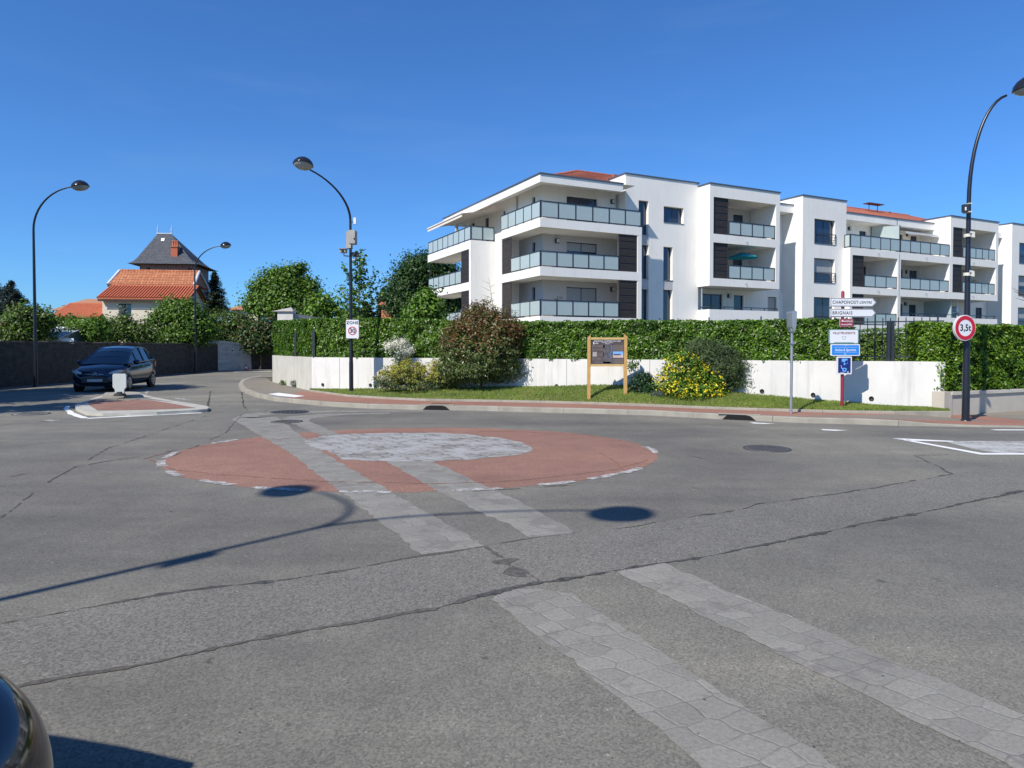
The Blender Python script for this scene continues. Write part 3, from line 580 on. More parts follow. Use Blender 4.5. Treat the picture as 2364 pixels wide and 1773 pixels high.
# ------------------------------------------------------------------ hedges
def hedge(name, label, path, z0, z1, depth, m, dens_=2100, size=.082, ends=True, asp=.45, patches=None, parent=None):
    """path: ground points along the road-side face; grows to the left of the walking direction"""
    path = [Vector((p[0], p[1])) for p in path]; base = path[0]
    t = thing(name, label, 'hedge', (base.x, base.y, z0(base) if callable(z0) else z0))
    zb = t.location.z; P = []; Nn = []; core = MB()
    for a, b in zip(path, path[1:]):
        L_ = (b - a).length; d = (b - a) / L_; n_ = Vector((-d.y, d.x)); out = -n_
        ZT = lambda s: z1(a + d * s) if callable(z1) else z1
        h = ZT(L_ / 2) - zb
        k = int(L_ * h * dens_); s = rng.uniform(0, L_, k); z = rng.uniform(0, 1, k) ** .9
        for i in range(k):
            p = a + d * s[i]; zt = ZT(s[i]); zz = zb + z[i] * (zt - zb)
            lump = mnoise.noise(Vector((p.x * 1.7, p.y * 1.7, zz * 1.9))) * .09 + mnoise.noise(Vector((p.x * 4.5, p.y * 4.5, zz * 4.5))) * .10
            q = p + out * (lump + rng.exponential(.05) * -1 + .05); P.append((q.x - base.x, q.y - base.y, zz - zb)); Nn.append((out.x, out.y, .55))
        k = int(L_ * depth * dens_ * .7); s = rng.uniform(0, L_, k); u = rng.uniform(0, depth, k)
        for i in range(k):
            p = a + d * s[i] + n_ * u[i]; lump = mnoise.noise(Vector((p.x * 1.6, p.y * 1.6, 7))) * .05 + mnoise.noise(Vector((p.x * 6, p.y * 6, 2))) * .05
            P.append((p.x - base.x, p.y - base.y, ZT(s[i]) - zb + lump - rng.exponential(.04))); Nn.append((0, -.2, 1))
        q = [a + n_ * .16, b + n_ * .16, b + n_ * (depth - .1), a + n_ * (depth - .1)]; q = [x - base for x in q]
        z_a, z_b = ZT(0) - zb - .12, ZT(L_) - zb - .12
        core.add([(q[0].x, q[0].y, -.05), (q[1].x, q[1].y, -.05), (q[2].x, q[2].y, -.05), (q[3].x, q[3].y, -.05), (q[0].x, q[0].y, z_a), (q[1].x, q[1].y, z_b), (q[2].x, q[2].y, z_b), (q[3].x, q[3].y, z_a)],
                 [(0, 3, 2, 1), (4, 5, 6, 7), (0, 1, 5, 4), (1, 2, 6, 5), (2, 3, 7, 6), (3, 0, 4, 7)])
    if ends:
        for e, dd in ((path[0], path[0] - path[1]), (path[-1], path[-1] - path[-2])):
            dd = dd.normalized(); n_ = (path[1] - path[0]).normalized() if e is path[0] else (path[-1] - path[-2]).normalized(); n_ = Vector((-n_.y, n_.x))
            zt = (z1(e) if callable(z1) else z1); h = zt - zb; k = int(depth * h * dens_)
            for i in range(k):
                p = e + n_ * rng.uniform(0, depth) + dd * (rng.normal(0, .06) + .02); P.append((p.x - base.x, p.y - base.y, rng.uniform(0, h))); Nn.append((dd.x, dd.y, .5))
    leafmesh('foliage', P, Nn, size, asp, m, parent=t)
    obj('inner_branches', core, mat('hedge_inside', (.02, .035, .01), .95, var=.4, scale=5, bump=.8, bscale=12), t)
    return t
def ht(tab):
    return lambda p: at(proj((p.x, p.y, 2))[0], interp(tab, proj((p.x, p.y, 2))[0]), p.y).z
HT = [(600, 742), (660, 741), (700, 737), (900, 735), (960, 737), (1040, 741), (1274, 743), (1500, 740), (1700, 741), (1860, 736), (1960, 740), (2030, 741)]
hb = Vector((-wd.y, wd.x, 0)) * .1
def onwall(px): 
    Y = wallY(px); P = at(px, 830, Y); return Vector((P.x, P.y, 0))
g0 = onwall(1958)
cdv = (W1 - W2).normalized(); cn = Vector((-cdv.y, cdv.x, 0))
hedge('laurel_hedge', 'long bright green clipped laurel hedge on top of the white wall', [W2 + cn * .12, W1 + cn * .12 + hb * .3, g0 + hb], 1.24, ht(HT), 1.0, hedge_l)
HT2 = [(2000, 748), (2127, 743), (2230, 748), (2364, 753), (2900, 760)]
g1 = onwall(2118)
hedge('laurel_hedge', 'yellow green laurel hedge running down to the low cream wall beside the weight limit sign', [g1 + hb, W0 + hb + wd * .0], 1.22, ht(HT2), 1.3, hedge_y)
r0 = LW0 + nn * .12 - d * .02; r1 = LW0 + d * 4.5 + nn * .12
hedge('laurel_hedge', 'tall laurel hedge rising straight from the low cream wall at the right edge', [r0, r1], .60, ht(HT2), 1.0, hedge_y)
b0 = onwall(1930) + hb * 28; b1 = onwall(2150) + hb * 22
hedge('garden_hedge', 'lower darker hedge seen through the black railings behind the gap', [b0, b1], 1.15, lambda p: 2.12, .8, green_m, 700, .08)
# black railing on the wall
fd = thing('railing', 'black metal bar railing on the wall top, bare in the gap between hedges', 'railing')
b = MB(); L_ = (W0 - W1).length; k = int(L_ / .165)
for i in range(k + 1):
    p = W1 + wd * (i * .165) + hb * 2.6; zt = 2.33 if i % 8 else 2.42; r_ = .008 if i % 8 else .014
    b.box((p.x - r_, p.y - r_, WT), (p.x + r_, p.y + r_, zt))
obj('bars', b, frame_m, fd)
b = MB()
for z in (WT + .1, 2.22):
    a = W1 + hb * 2.5; c = W0 + hb * 2.5; q = [a, c, c + hb * .3, a + hb * .3]; b.prism([(p.x, p.y) for p in q], z, z + .03)
obj('rails', b, frame_m, fd)
for px in (2051, 2061):
    p = onwall(px) + hb; b = MB(); b.box((p.x - .03, p.y - .03, WT), (p.x + .03, p.y + .03, 2.25)); obj('gate_post', b, frame_m, fd)
for px in (690, 722):
    p = (onwall(px) if px > 720 else W2.lerp(W1, .62)) + (hb if px > 720 else Vector((0, 0, 0))) * -.0; b = MB(); p = p + Vector((.03, .0, 0)); b.box((p.x - .03, p.y - .03, WT), (p.x + .05, p.y + .03, 2.2)); obj('fence_post', b, frame_m, fd)

# ------------------------------------------------------------------ street lamps
def lamp_head(mbs, M, s=1.):
    dome, bowl = mbs
    dome.lathe([(0.001, .22 * s), (.10 * s, .205 * s), (.20 * s, .15 * s), (.275 * s, .07 * s), (.30 * s, .0), (.31 * s, -.02 * s), (.295 * s, -.035 * s), (.24 * s, -.03 * s)], 28, M)
    bowl.lathe([(.285 * s, -.03 * s), (.25 * s, -.085 * s), (.17 * s, -.135 * s), (.08 * s, -.16 * s), (.001, -.165 * s)], 24, M)
def street_lamp(label, base, pts, heads, r0=.085, s=1.05, zb=0., name='street_lamp', poles=None):
    """pts: arm path(s) in local coordinates; heads: (pos, direction)"""
    t = thing(name, label, 'street lamp', base, 0, 'curved black street lamps')
    p = MB(); top = pts[0][0]
    p.tube([(0, 0, 0), (0, 0, .9), (0, 0, 1.0), (0, 0, top[2])], [r0 * 1.12, r0 * 1.1, r0, r0 * .62], 12); obj('pole', p, black_pole, t)
    p = MB(); p.lathe([(r0 * 1.7, 0), (r0 * 1.7, .02), (r0 * 1.15, .05)], 14); obj('base_plate', p, black_pole, t)
    for path, (hp, hd) in zip(pts, heads):
        a = MB(); k = len(path); a.tube(path, [r0 * .62 - (r0 * .24) * i / (k - 1) for i in range(k)], 10); obj('arm', a, black_pole, t)
        hd = Vector(hd).normalized(); tilt = Matrix.Rotation(0, 4, 'X')
        z = (Vector((0, 0, 1)) + hd * -.18).normalized(); q = z.to_track_quat('Z', 'Y').to_matrix().to_4x4()
        M = Matrix.Translation(hp) @ q; dm, bw = MB(), MB(); lamp_head((dm, bw), M, s)
        h = obj('lamp_head', dm, mat('black_gloss', (.018, .018, .022), .18, .1, var=.05, spec=.7), t); obj('glass_bowl', bw, lamp_glass, h)
    return t
def arc(z0, reach, z1, dr, n=12, e=1.0):
    """curve from (0,0,z0) vertical, bending outwards to reach, z1"""
    o = []
    for i in range(n + 1):
        u = i / n * R(90) * .93; x = reach * (1 - math.cos(u)) / (1 - math.cos(R(90) * .93)); z = z0 + (z1 - z0) * math.sin(u) / math.sin(R(90) * .93)
        o.append((dr[0] * x, dr[1] * x, z))
    return o
# far left lamp and the smaller one behind it
for (px, py, hx, hy, zs, lab) in ((83, 893, 185, 430, 531, 'tall black street lamp at the left edge in front of the stone wall'), (452, 861, 521, 567, 625, 'smaller distant black street lamp in front of the red tiled house')):
    b0 = g(px, py); h = at(hx, hy, b0.y); z0 = at(px, zs, b0.y).z; rel = h - b0
    street_lamp(lab, b0, [arc(z0, rel.x - .3, rel.z - .02, (1, 0))], [((rel.x, 0, rel.z), (1, 0, 0))], .070, 1.1)
# zone lamp
zb = onlawn(811, 905); hz = at(700, 379, zb.y - 2.3); rel = hz - zb; dr = Vector((rel.x, rel.y)).normalized(); rc = Vector((rel.x, rel.y)).length
ze = at(811, 509, zb.y).z - zb.z
street_lamp('black street lamp carrying the zone 30 sign, arm curving left over the road', zb, [arc(ze, rc - .3, rel.z - .08, dr)], [((rel.x, rel.y, rel.z), (dr.x, dr.y, 0))], .062, .93)
rb = g(2229, 973, .045); h = at(2376, 200, rb.y - .3); rel = h - rb
street_lamp('large black street lamp at the right edge, behind the weight limit sign', rb, [arc(at(2240, 466, rb.y).z - rb.z, rel.x - .25, rel.z - .07, (1, 0))], [((rel.x, rel.y, rel.z), (1, 0, 0))], .066, .98)
# double lamp behind the photographer: its shadow lies across the road
dl = Vector((-6.40, .72, 0)); pa = []; hd = []
for (hx, hy) in ((g(663, 1133).x, g(663, 1133).y), (g(1435, 1186).x, g(1435, 1186).y)):
    kk = 8.0 / math.tan(R(SUN_EL)); q = Vector((hx - kk * math.sin(R(SUN_AZ)), hy - kk * math.cos(R(SUN_AZ)))) - Vector((dl.x, dl.y)); dr = q.normalized()
    pa.append(arc(7.05, q.length - .3, 8.15, dr)); hd.append(((q.x, q.y, 8.0), (dr.x, dr.y, 0)))
street_lamp('double armed street lamp out of view, seen only by its shadow on the road', dl, pa, hd, .055, .98)
b = MB(); b.box((dl.x + .04, dl.y - .10, 5.75), (dl.x + .09, dl.y + .0, 6.15)); obj('equipment_box', b, black_pole, label='box on the double armed lamp, seen as a thickening of the shadow', cat='equipment box')

# equipment on the zone lamp
X, Y0 = zb.x, zb.y
def zp(px, py, dy=0): return at(px, py, Y0 + dy)
c0, c1 = zp(800, 573), zp(826, 536)
b = MB(); b.box((zp(809, 0, 0).x, Y0 - .42, c0.z + .09), (c1.x, Y0 - .09, c1.z)); t = thing('equipment_cabinet', 'grey metal equipment cabinet strapped high on the zone 30 lamp post', 'equipment box')
obj('cabinet', b, mat('cabinet_grey', (.36, .34, .31), .6, var=.08), t); b = MB(); b.box((c0.x, Y0 - .05, c0.z), (zp(808, 0).x, Y0 + .2, c1.z + .02)); obj('side_cabinet', b, MATS['cabinet_grey'], t)
b = MB(); b.lathe([(.03, 0), (.03, .01), (0, .01)], 10, Matrix.Translation((zp(818, 551, -.42).x, Y0 - .421, zp(818, 551, -.4).z)) @ Matrix.Rotation(R(90), 4, 'X')); obj('lock', b, frame_m, t)
for (px, py, dx, lab) in ((794, 580, -1, 'white surveillance camera pointing left below the grey cabinet'), (822, 589, 1, 'dark surveillance camera pointing right below the grey cabinet')):
    p = zp(px, py); t = thing('surveillance_camera', lab, 'camera', p, 0, 'surveillance cameras on the lamp post')
    b = MB(); b.box((-.10, -.16, -.05), (.08, .10, .06)); b.box((-.12, -.2, .055), (.1, .12, .07)); obj('housing', b, MATS['cabinet_grey'] if dx < 0 else frame_m, t)
    b = MB(); b.lathe([(.04, 0), (.04, .02), (0, .02)], 12, Matrix.Translation((-.01, -.165, 0)) @ Matrix.Rotation(R(90), 4, 'X')); obj('lens', b, black_p, t)
    b = MB(); b.tube([(0, 0, -.04), (0, 0, -.14), (X - p.x - dx * -.05, 0, -.16)], .022, 8); obj('bracket', b, steel, t)
p = zp(819, 511); t = thing('antenna', 'small white panel antenna on the zone 30 lamp post above the cabinet', 'antenna', p)
b = MB(); b.box((-.03, -.06, -.09), (.05, .03, .11)); obj('panel', b, white_p, t); b = MB(); b.tube([(0, 0, 0), (X - p.x + .03, 0, -.03)], .015, 6); obj('bracket', b, frame_m, t)

def rrect(w_, h_, r_, n=5):
    o = []
    for cx_, cz_, a0 in ((w_ / 2 - r_, h_ / 2 - r_, 0), (-w_ / 2 + r_, h_ / 2 - r_, 90), (-w_ / 2 + r_, -h_ / 2 + r_, 180), (w_ / 2 - r_, -h_ / 2 + r_, 270)):
        o += [(cx_ + r_ * math.cos(R(a0 + 90 * k / n)), cz_ + r_ * math.sin(R(a0 + 90 * k / n))) for k in range(n + 1)]
    return o
def face(out, y0, y1):
    """solid plate from outline (x,z), front at y0, back at y1"""
    b = MB(); n = len(out); b.add([(x, y0, z) for x, z in out], [tuple(range(n))]); b.add([(x, y1, z) for x, z in out], [tuple(reversed(range(n)))])
    b.add([(x, y0, z) for x, z in out] + [(x, y1, z) for x, z in out], [(i, (i + 1) % n, n + (i + 1) % n, n + i) for i in range(n)]); return b
def ring(r1, r2, y0, y1, n=40):
    b = MB(); c = [(math.cos(2 * PI * k / n), math.sin(2 * PI * k / n)) for k in range(n)]
    b.add([(x * r1, y0, z * r1) for x, z in c] + [(x * r2, y0, z * r2) for x, z in c], [(i, (i + 1) % n, n + (i + 1) % n, n + i) for i in range(n)])
    b.add([(x * r1, y0, z * r1) for x, z in c] + [(x * r1, y1, z * r1) for x, z in c], [(i, n + i, n + (i + 1) % n, (i + 1) % n) for i in range(n)])
    b.add([(x * r2, y0, z * r2) for x, z in c] + [(x * r2, y1, z * r2) for x, z in c], [(i, n + i, n + (i + 1) % n, (i + 1) % n) for i in range(n)]); return b
def circ(r_, n=40): return [(r_ * math.cos(2 * PI * k / n), r_ * math.sin(2 * PI * k / n)) for k in range(n)]
TX = (R(90), 0, 0)
# zone 30 sign
a, c = zp(799, 781, -.13), zp(828, 738.5, -.13); w_, h_ = c.x - a.x, c.z - a.z
t = thing('zone_sign', 'square-cornered white ZONE 30 sign on the street lamp at the wall', 'sign', ((a.x + c.x) / 2, Y0 - .13, (a.z + c.z) / 2))
obj('plate', face(rrect(w_, h_, .03), 0, .02), white_p, t)
obj('edge', face(rrect(w_ + .016, h_ + .016, .035), .004, .03), mat('sign_back_red', (.20, .10, .10), .5), t)
obj('red_ring', ring(w_ * .335, w_ * .265, -.004, .0), red_p, t).location = (.0, 0, -.055)
text('lettering', 'ZONE', .125, t, (0, -.006, h_ * .34), TX, black_p, space=1.15); text('lettering', '30', .19, t, (0, -.006, -.055), TX, black_p, space=.95)
for z_ in (.1, -.2): b = MB(); b.box((-.1, .02, z_), (.1, .05, z_ + .06)); obj('clamp', b, steel, t)

# weight limit sign
c = at(2228.5, 757, rb.y - .18); t = thing('weight_limit_sign', 'round red-rimmed weight limit sign reading 3,5t on the right-hand lamp post', 'sign', c, R(13))
r_ = .262; obj('plate', face(circ(r_), 0, .02), white_p, t); obj('red_ring', ring(r_ * .96, r_ * .66, -.004, .0), red_p, t)
obj('back_rim', face(circ(r_ * 1.03), .003, .05), mat('rim_grey', (.55, .55, .54), .5), t)
text('lettering', '3,5t', .19, t, (0, -.004, 0), TX, black_p, sx=.95)
for z_ in (-.1, .06): b = MB(); b.box((-.12, .05, z_), (.12, .09, z_ + .05)); obj('clamp', b, steel, t)
for (px, py, lab) in ((2241, 542, 'upper pale bracket clamped to the right-hand lamp post'), (2240, 632, 'lower pale bracket clamped to the right-hand lamp post')):
    p = at(px, py, rb.y - .1); t = thing('flag_bracket', lab, 'bracket', p, 0, 'pale flag brackets on the lamp post')
    b = MB(); b.add([(-.02, -.03, .07), (.06, -.03, .055), (.065, -.03, -.06), (.0, -.03, -.055), (-.02, -.03, -.03), (.015, -.03, -.02), (.012, -.03, .025), (-.02, -.03, .03)], [tuple(range(8))])
    b2 = face([(x, z) for x, _, z in b.v], -.04, .0); obj('bracket', b2, mat('pale_metal', (.62, .60, .52), .5, .1), t)
    b = MB(); b.tube([(-.09, -.02, -.04), (0, -.02, -.03)], .012, 6); b.lathe([(.075, -.03), (.075, .03)], 14, Matrix.Translation((0, .1, 0))); obj('strap', b, MATS['pale_metal'], t)
p = at(2233, 481, rb.y - .1); t = thing('sensor_box', 'small black sensor box on the left of the right-hand lamp post near its bend', 'sensor box', p)
b = MB(); b.box((-.09, -.04, -.08), (.02, .05, .08)); obj('box', b, frame_m, t); b = MB(); b.box((-.075, -.045, -.05), (-.045, -.041, .02)); obj('window', b, white_p, t)
b = MB(); b.box((.0, -.05, .085), (.07, .15, .105)); b.box((.0, -.05, -.085), (.07, .15, -.065)); obj('strap', b, MATS['pale_metal'], t)

# thin grey pole with sign seen edge-on
p = g(1826, 949.5, .17); top = at(1829, 722, p.y).z
t = thing('edge_on_sign', 'thin galvanised pole with a sign seen edge-on at its top, beside the verge', 'sign post', p)
lean = at(1829, 722, p.y).x - p.x
b = MB(); b.tube([(0, 0, -.05), (lean * .6, 0, (top - p.z) * .6), (lean, 0, top - p.z)], .031, 10); obj('pole', b, steel, t)
b = face([(-.05, .0), (-.04, -.32), (.0, -.42), (.02, -.42), (.05, -.3), (.065, .02), (.02, .04), (-.04, .03)], -.03, .28)
o = obj('sign_plate', b, steel, t); o.location = (lean, -.08, top - p.z)
b = MB(); b.box((-.045, -.06, 0), (.06, .05, .03)); b.box((-.045, -.06, -.28), (.06, .05, -.25)); o = obj('clamp', b, steel, t); o.location = (lean * .85, -.01, top - p.z - .42)

# burgundy signpost with six signs
sp_ = onlawn(1944, 940); SY = sp_.y; top = at(1946, 671, SY).z; lean = at(1946, 671, SY).x - sp_.x
t = thing('signpost', 'burgundy round-topped post carrying direction and town signs on the verge', 'sign post', sp_)
b = MB(); h = top - sp_.z; b.tube([(0, 0, -.05), (lean * .5, 0, h * .5), (lean, 0, h - .04), (lean, 0, h - .012), (lean, 0, h)], [.038, .038, .038, .028, .008], 14); obj('post', b, burg, t)
def sg(px, py, dy=-.06): return at(px, py, SY + dy)
def arrow_sign(y0, y1, x0, x1, words, lab):
    c = sg((x0 + x1) / 2, (y0 + y1) / 2); w_ = (sg(x1, y0) - sg(x0, y0)).x; h_ = sg(x0, y0).z - sg(x0, y1).z; rot = R(5)
    t = thing('direction_sign', lab, 'direction sign', c, rot, 'white arrow direction signs on the burgundy post')
    def out(e): return [(-w_ / 2 - e, h_ / 2 + e), (-w_ / 2 - e, -h_ / 2 - e), (w_ / 2 - h_ * .48 + e * .4, -h_ / 2 - e), (w_ / 2 + e * 1.4, 0), (w_ / 2 - h_ * .48 + e * .4, h_ / 2 + e)]
    obj('panel', face(out(0), 0, .03), white_p, t); obj('black_border', face(out(-.008), -.003, .0), black_p, t); obj('inner_face', face(out(-.019), -.006, -.003), white_p, t)
    b = MB(); b.box((-w_ / 2 + .04, .03, -h_ * .4), (w_ / 2 - .1, .045, -h_ * .25)); b.box((-w_ / 2 + .04, .03, h_ * .25), (w_ / 2 - .1, .045, h_ * .4)); obj('back_rail', b, steel, t)
    for (s, sz, x, sh, spc, al) in words: text('lettering', s, sz, t, (x * w_, -.007, -.003), TX, black_p, shear=sh, space=spc, align=al, sx=.92)
    return t
arrow_sign(688, 708, 1914.5, 2026, [('CHAPONOST-', .105, -.46, 0, 1.12, 'LEFT'), ('CENTRE', .082, .13, .35, 1.08, 'LEFT')], 'white arrow direction sign reading CHAPONOST-CENTRE, the upper one')
arrow_sign(713, 732, 1914.5, 2025, [('BRIGNAIS', .105, -.46, 0, 1.22, 'LEFT')], 'white arrow direction sign reading BRIGNAIS, the lower one')
def plate_sign(x0, y0, x1, y1, name, lab, m, rim, rr=.02, dy=-.07, rimw=.01):
    c = sg((x0 + x1) / 2, (y0 + y1) / 2, dy); w_ = (sg(x1, y0, dy) - sg(x0, y0, dy)).x; h_ = sg(x0, y0, dy).z - sg(x0, y1, dy).z
    t = thing(name, lab, 'sign', c, R(3)); obj('panel', face(rrect(w_, h_, rr), 0, .035), rim, t); obj('face', face(rrect(w_ - 2 * rimw, h_ - 2 * rimw, rr * .7), -.003, .0), m, t)
    b = MB(); b.box((-w_ * .3, .035, -.02), (w_ * .3, .06, .02)); obj('clamp', b, steel, t); return t, w_, h_
t, w_, h_ = plate_sign(1938.5, 736, 1970, 754.5, 'street_name_sign', 'small burgundy street name plate under the BRIGNAIS arrow sign', burg, mat('pink_rim', (.45, .25, .27), .4))
text('lettering', 'AVENUE', .052, t, (w_ * .14, -.004, h_ * .18), TX, white_p); text('lettering', 'Maréchal JOFFRE', .050, t, (0, -.004, -h_ * .22), TX, white_p, sx=.72)
b = face([(-.12, .05), (-.09, .07), (-.07, .045), (-.04, .03), (-.05, .02), (-.08, .035), (-.12, .02)], -.004, -.003); obj('emblem', b, white_p, t)
t, w_, h_ = plate_sign(1913.5, 760.5, 1983, 793.5, 'town_sign', 'white VILLE PRUDENTE sign with grey-green rim and a small heart', white_p, teal_p, rimw=.017)
text('lettering', 'VILLE PRUDENTE', .072, t, (0, -.004, h_ * .24), TX, mat('maroon_letters', (.16, .02, .04), .4))
hp = [(.05 * math.sin(a) ** 3, .042 * math.cos(a) - .016 * math.cos(2 * a) - .007 * math.cos(3 * a)) for a in np.linspace(0, 2 * PI, 25)[:-1]]
b = MB(); n = len(hp); b.add([(x, -.004, z) for x, z in hp] + [(x * .78, -.004, z * .78) for x, z in hp], [(i, (i + 1) % n, n + (i + 1) % n, n + i) for i in range(n)]); o = obj('heart', b, teal_p, t); o.location.z = -.03
b = face([(-w_ * .36, -h_ / 2 + .012), (w_ * .36, -h_ / 2 + .012), (w_ * .31, -h_ / 2 + .035), (-w_ * .31, -h_ / 2 + .035)], -.005, -.003); obj('lower_tab', b, teal_p, t)
t, w_, h_ = plate_sign(1917.5, 794.5, 1986, 821.5, 'town_sign', 'blue Active & Sportive sign below the VILLE PRUDENTE sign', blue_p, white_p, rimw=.022)
text('lettering', 'Active & Sportive', .083, t, (0, -.004, 0), TX, white_p, sx=.86)
for z in (.062, -.055): b = MB(); b.box((-w_ * .4, -.005, z), (w_ * .4, -.003, z + .005)); obj('rule', b, white_p, t)
text('lettering', 'ville', .03, t, (0, -.004, h_ * .37), TX, mat('pale_blue', (.3, .55, .8), .4)); 
for x in (-.02, .005): b = face(rrect(.02, .03, .008), -.005, -.003); o = obj('emblem', b, MATS['pale_blue'], t); o.location = (x, 0, -h_ * .34)
t, w_, h_ = plate_sign(1931.5, 823, 1967, 864, 'poster_sign', 'portrait white-framed sign with a blue illustrated poster, lowest on the post', mat('navy', (.01, .025, .16), .4), white_p, rimw=.03)
lb_ = mat('sky_blue_print', (.13, .40, .85), .4)
obj('print', face([(-w_ * .18, h_ * .38), (-w_ * .18, -.02), (-.06, -h_ * .2), (.06, -h_ * .2), (w_ * .2, .02), (w_ * .2, h_ * .38)], -.005, -.003), lb_, t)
nv = MATS['navy']
for (x, z, r_) in ((-.045, .055, .034), (.035, .075, .032), (.05, .1, .02)): o = obj('print', face(circ(r_, 18), -.007, -.005), nv, t); o.location = (x, 0, z)
obj('print', face([(-.08, .03), (-.03, .03), (.0, .0), (.04, .045), (.075, .03), (.07, -.06), (.0, -.09), (-.07, -.05)], -.0065, -.005), nv, t)
o = obj('print', face(circ(.05, 20), -.008, -.0065), lb_, t); o.location = (0, 0, -.105); o = obj('print', face(rrect(.04, .04, .008), -.0095, -.008), nv, t); o.location = (0, 0, -.1)
o = obj('print', face([(-.09, .0), (-.08, .0), (-.05, -.08), (-.06, -.08)], -.0075, -.0065), white_p, t)
for (x, z, w2, h2) in ((-.06, -.165, .08, .008), (.085, -.155, .03, .025)): b = MB(); b.box((x - w2 / 2, -.007, z - h2 / 2), (x + w2 / 2, -.003, z + h2 / 2)); obj('print', b, white_p, t)

# information board
pl = onlawn(1360.5, 916); pr = onlawn(1444, 918); BY = (pl.y + pr.y) / 2
t = thing('information_board', 'brown information panel about the Roman aqueduct in a pale wooden frame', 'information board', (pl.x, BY, min(pl.z, pr.z)))
o_ = t.location
def bp(px, py, dy=0): return at(px, py, BY + dy) - o_
def post(x0, x1, yt, sl):
    a = bp(x0, yt); c = bp(x1, yt); b = MB(); w2 = (c.x - a.x); s_ = .07 * sl
    b.add([(a.x, 0, -.1), (c.x, 0, -.1), (c.x, .1, -.1), (a.x, .1, -.1), (a.x, 0, a.z - (s_ if sl > 0 else 0)), (c.x, 0, a.z + (s_ if sl < 0 else 0)), (c.x, .1, a.z + (s_ if sl < 0 else 0)), (a.x, .1, a.z - (s_ if sl > 0 else 0))],
          [(0, 3, 2, 1), (4, 5, 6, 7), (0, 1, 5, 4), (1, 2, 6, 5), (2, 3, 7, 6), (3, 0, 4, 7)]); obj('post', b, wood, t)
post(1356.7, 1363.6, 773.5, 1); post(1441.2, 1448.3, 771, -1)
for (y0, y1) in ((779, 784), (841, 846)):
    a = bp(1363.7, y1); c = bp(1441.1, y0); b = MB(); b.box((a.x, .01, a.z), (c.x, .08, c.z)); obj('rail', b, mat('pale_pine', (.56, .38, .15), .6, var=.12, scale=6), t)
a = bp(1363.8, 840.8); c = bp(1441, 784.3); b = MB(); b.box((a.x, .03, a.z), (c.x, .05, c.z)); pn = obj('panel', b, mat('taupe_panel', (.082, .062, .058), .5, var=.04), t)
W_, H_ = c.x - a.x, c.z - a.z; cx0, cz0 = a.x, a.z
def pt(u, v): return (cx0 + u * W_, .026, cz0 + (1 - v) * H_)
q = pt(.5, .05); text('lettering', 'AQUEDUC ROMAIN DU GIER', .062, pn, q, TX, white_p, sx=.88)
q = pt(.5, .115); text('lettering', "L'aqueduc et le plateau", .032, pn, q, TX, white_p); q = pt(.5, .165); text('lettering', 'Chaponost', .03, pn, q, TX, white_p)
q = pt(.16, .14); text('lettering', 'Vestige', .045, pn, q, TX, white_p)
obj('emblem', face([(pt(.07, 0)[0], pt(0, .1)[2]), (pt(.1, 0)[0], pt(0, .1)[2]), (pt(.115, 0)[0], pt(0, .19)[2]), (pt(.09, 0)[0], pt(0, .19)[2])], .024, .029), white_p, pn)
def blk(u0, v0, u1, v1, m, y=.027): 
    p0, p1 = pt(u0, v1), pt(u1, v0); b = MB(); b.box((p0[0], y, p0[2]), (p1[0], .0299, p1[2])); return obj('print', b, m, pn)
txtm = brick_mat('small_print', (.22, .19, .18), (.26, .23, .22), (.09, .07, .068), .04, .016, .006, axis='XZ', bump=0)
for r4 in ((.03, .22, .42, .32), (.03, .35, .36, .45), (.21, .54, .39, .69), (.03, .72, .33, .85), (.12, .88, .3, .98), (.32, .9, .6, .99)): blk(*r4, txtm)
blk(.06, .5, .19, .69, mat('stone_print', (.34, .31, .29), .6, var=.3, scale=30)); blk(.67, .21, .98, .46, mat('taupe_light', (.13, .105, .09), .6)); blk(.67, .77, .98, .98, MATS['taupe_light'])
blk(.37, .2, .655, .97, mat('map_print', (.10, .088, .095), .6, var=.5, scale=14)); blk(.67, .48, .98, .62, mat('photo_sky', (.20, .40, .75), .5, var=.3, scale=9)); blk(.67, .62, .98, .735, mat('photo_ground', (.55, .42, .38), .5, var=.35, scale=12)); blk(.69, .585, .9, .635, mat('photo_trees', (.03, .06, .05), .5), .0255)
b = MB(); b.tube([(pt(.62, .22)[0], .025, pt(0, .22)[2]), (pt(.65, .38)[0], .025, pt(0, .38)[2]), (pt(.6, .55)[0], .025, pt(0, .55)[2]), (pt(.58, .68)[0], .025, pt(0, .68)[2]), (pt(.64, .76)[0], .025, pt(0, .76)[2])], .005, 5); obj('print', b, lb_, pn)

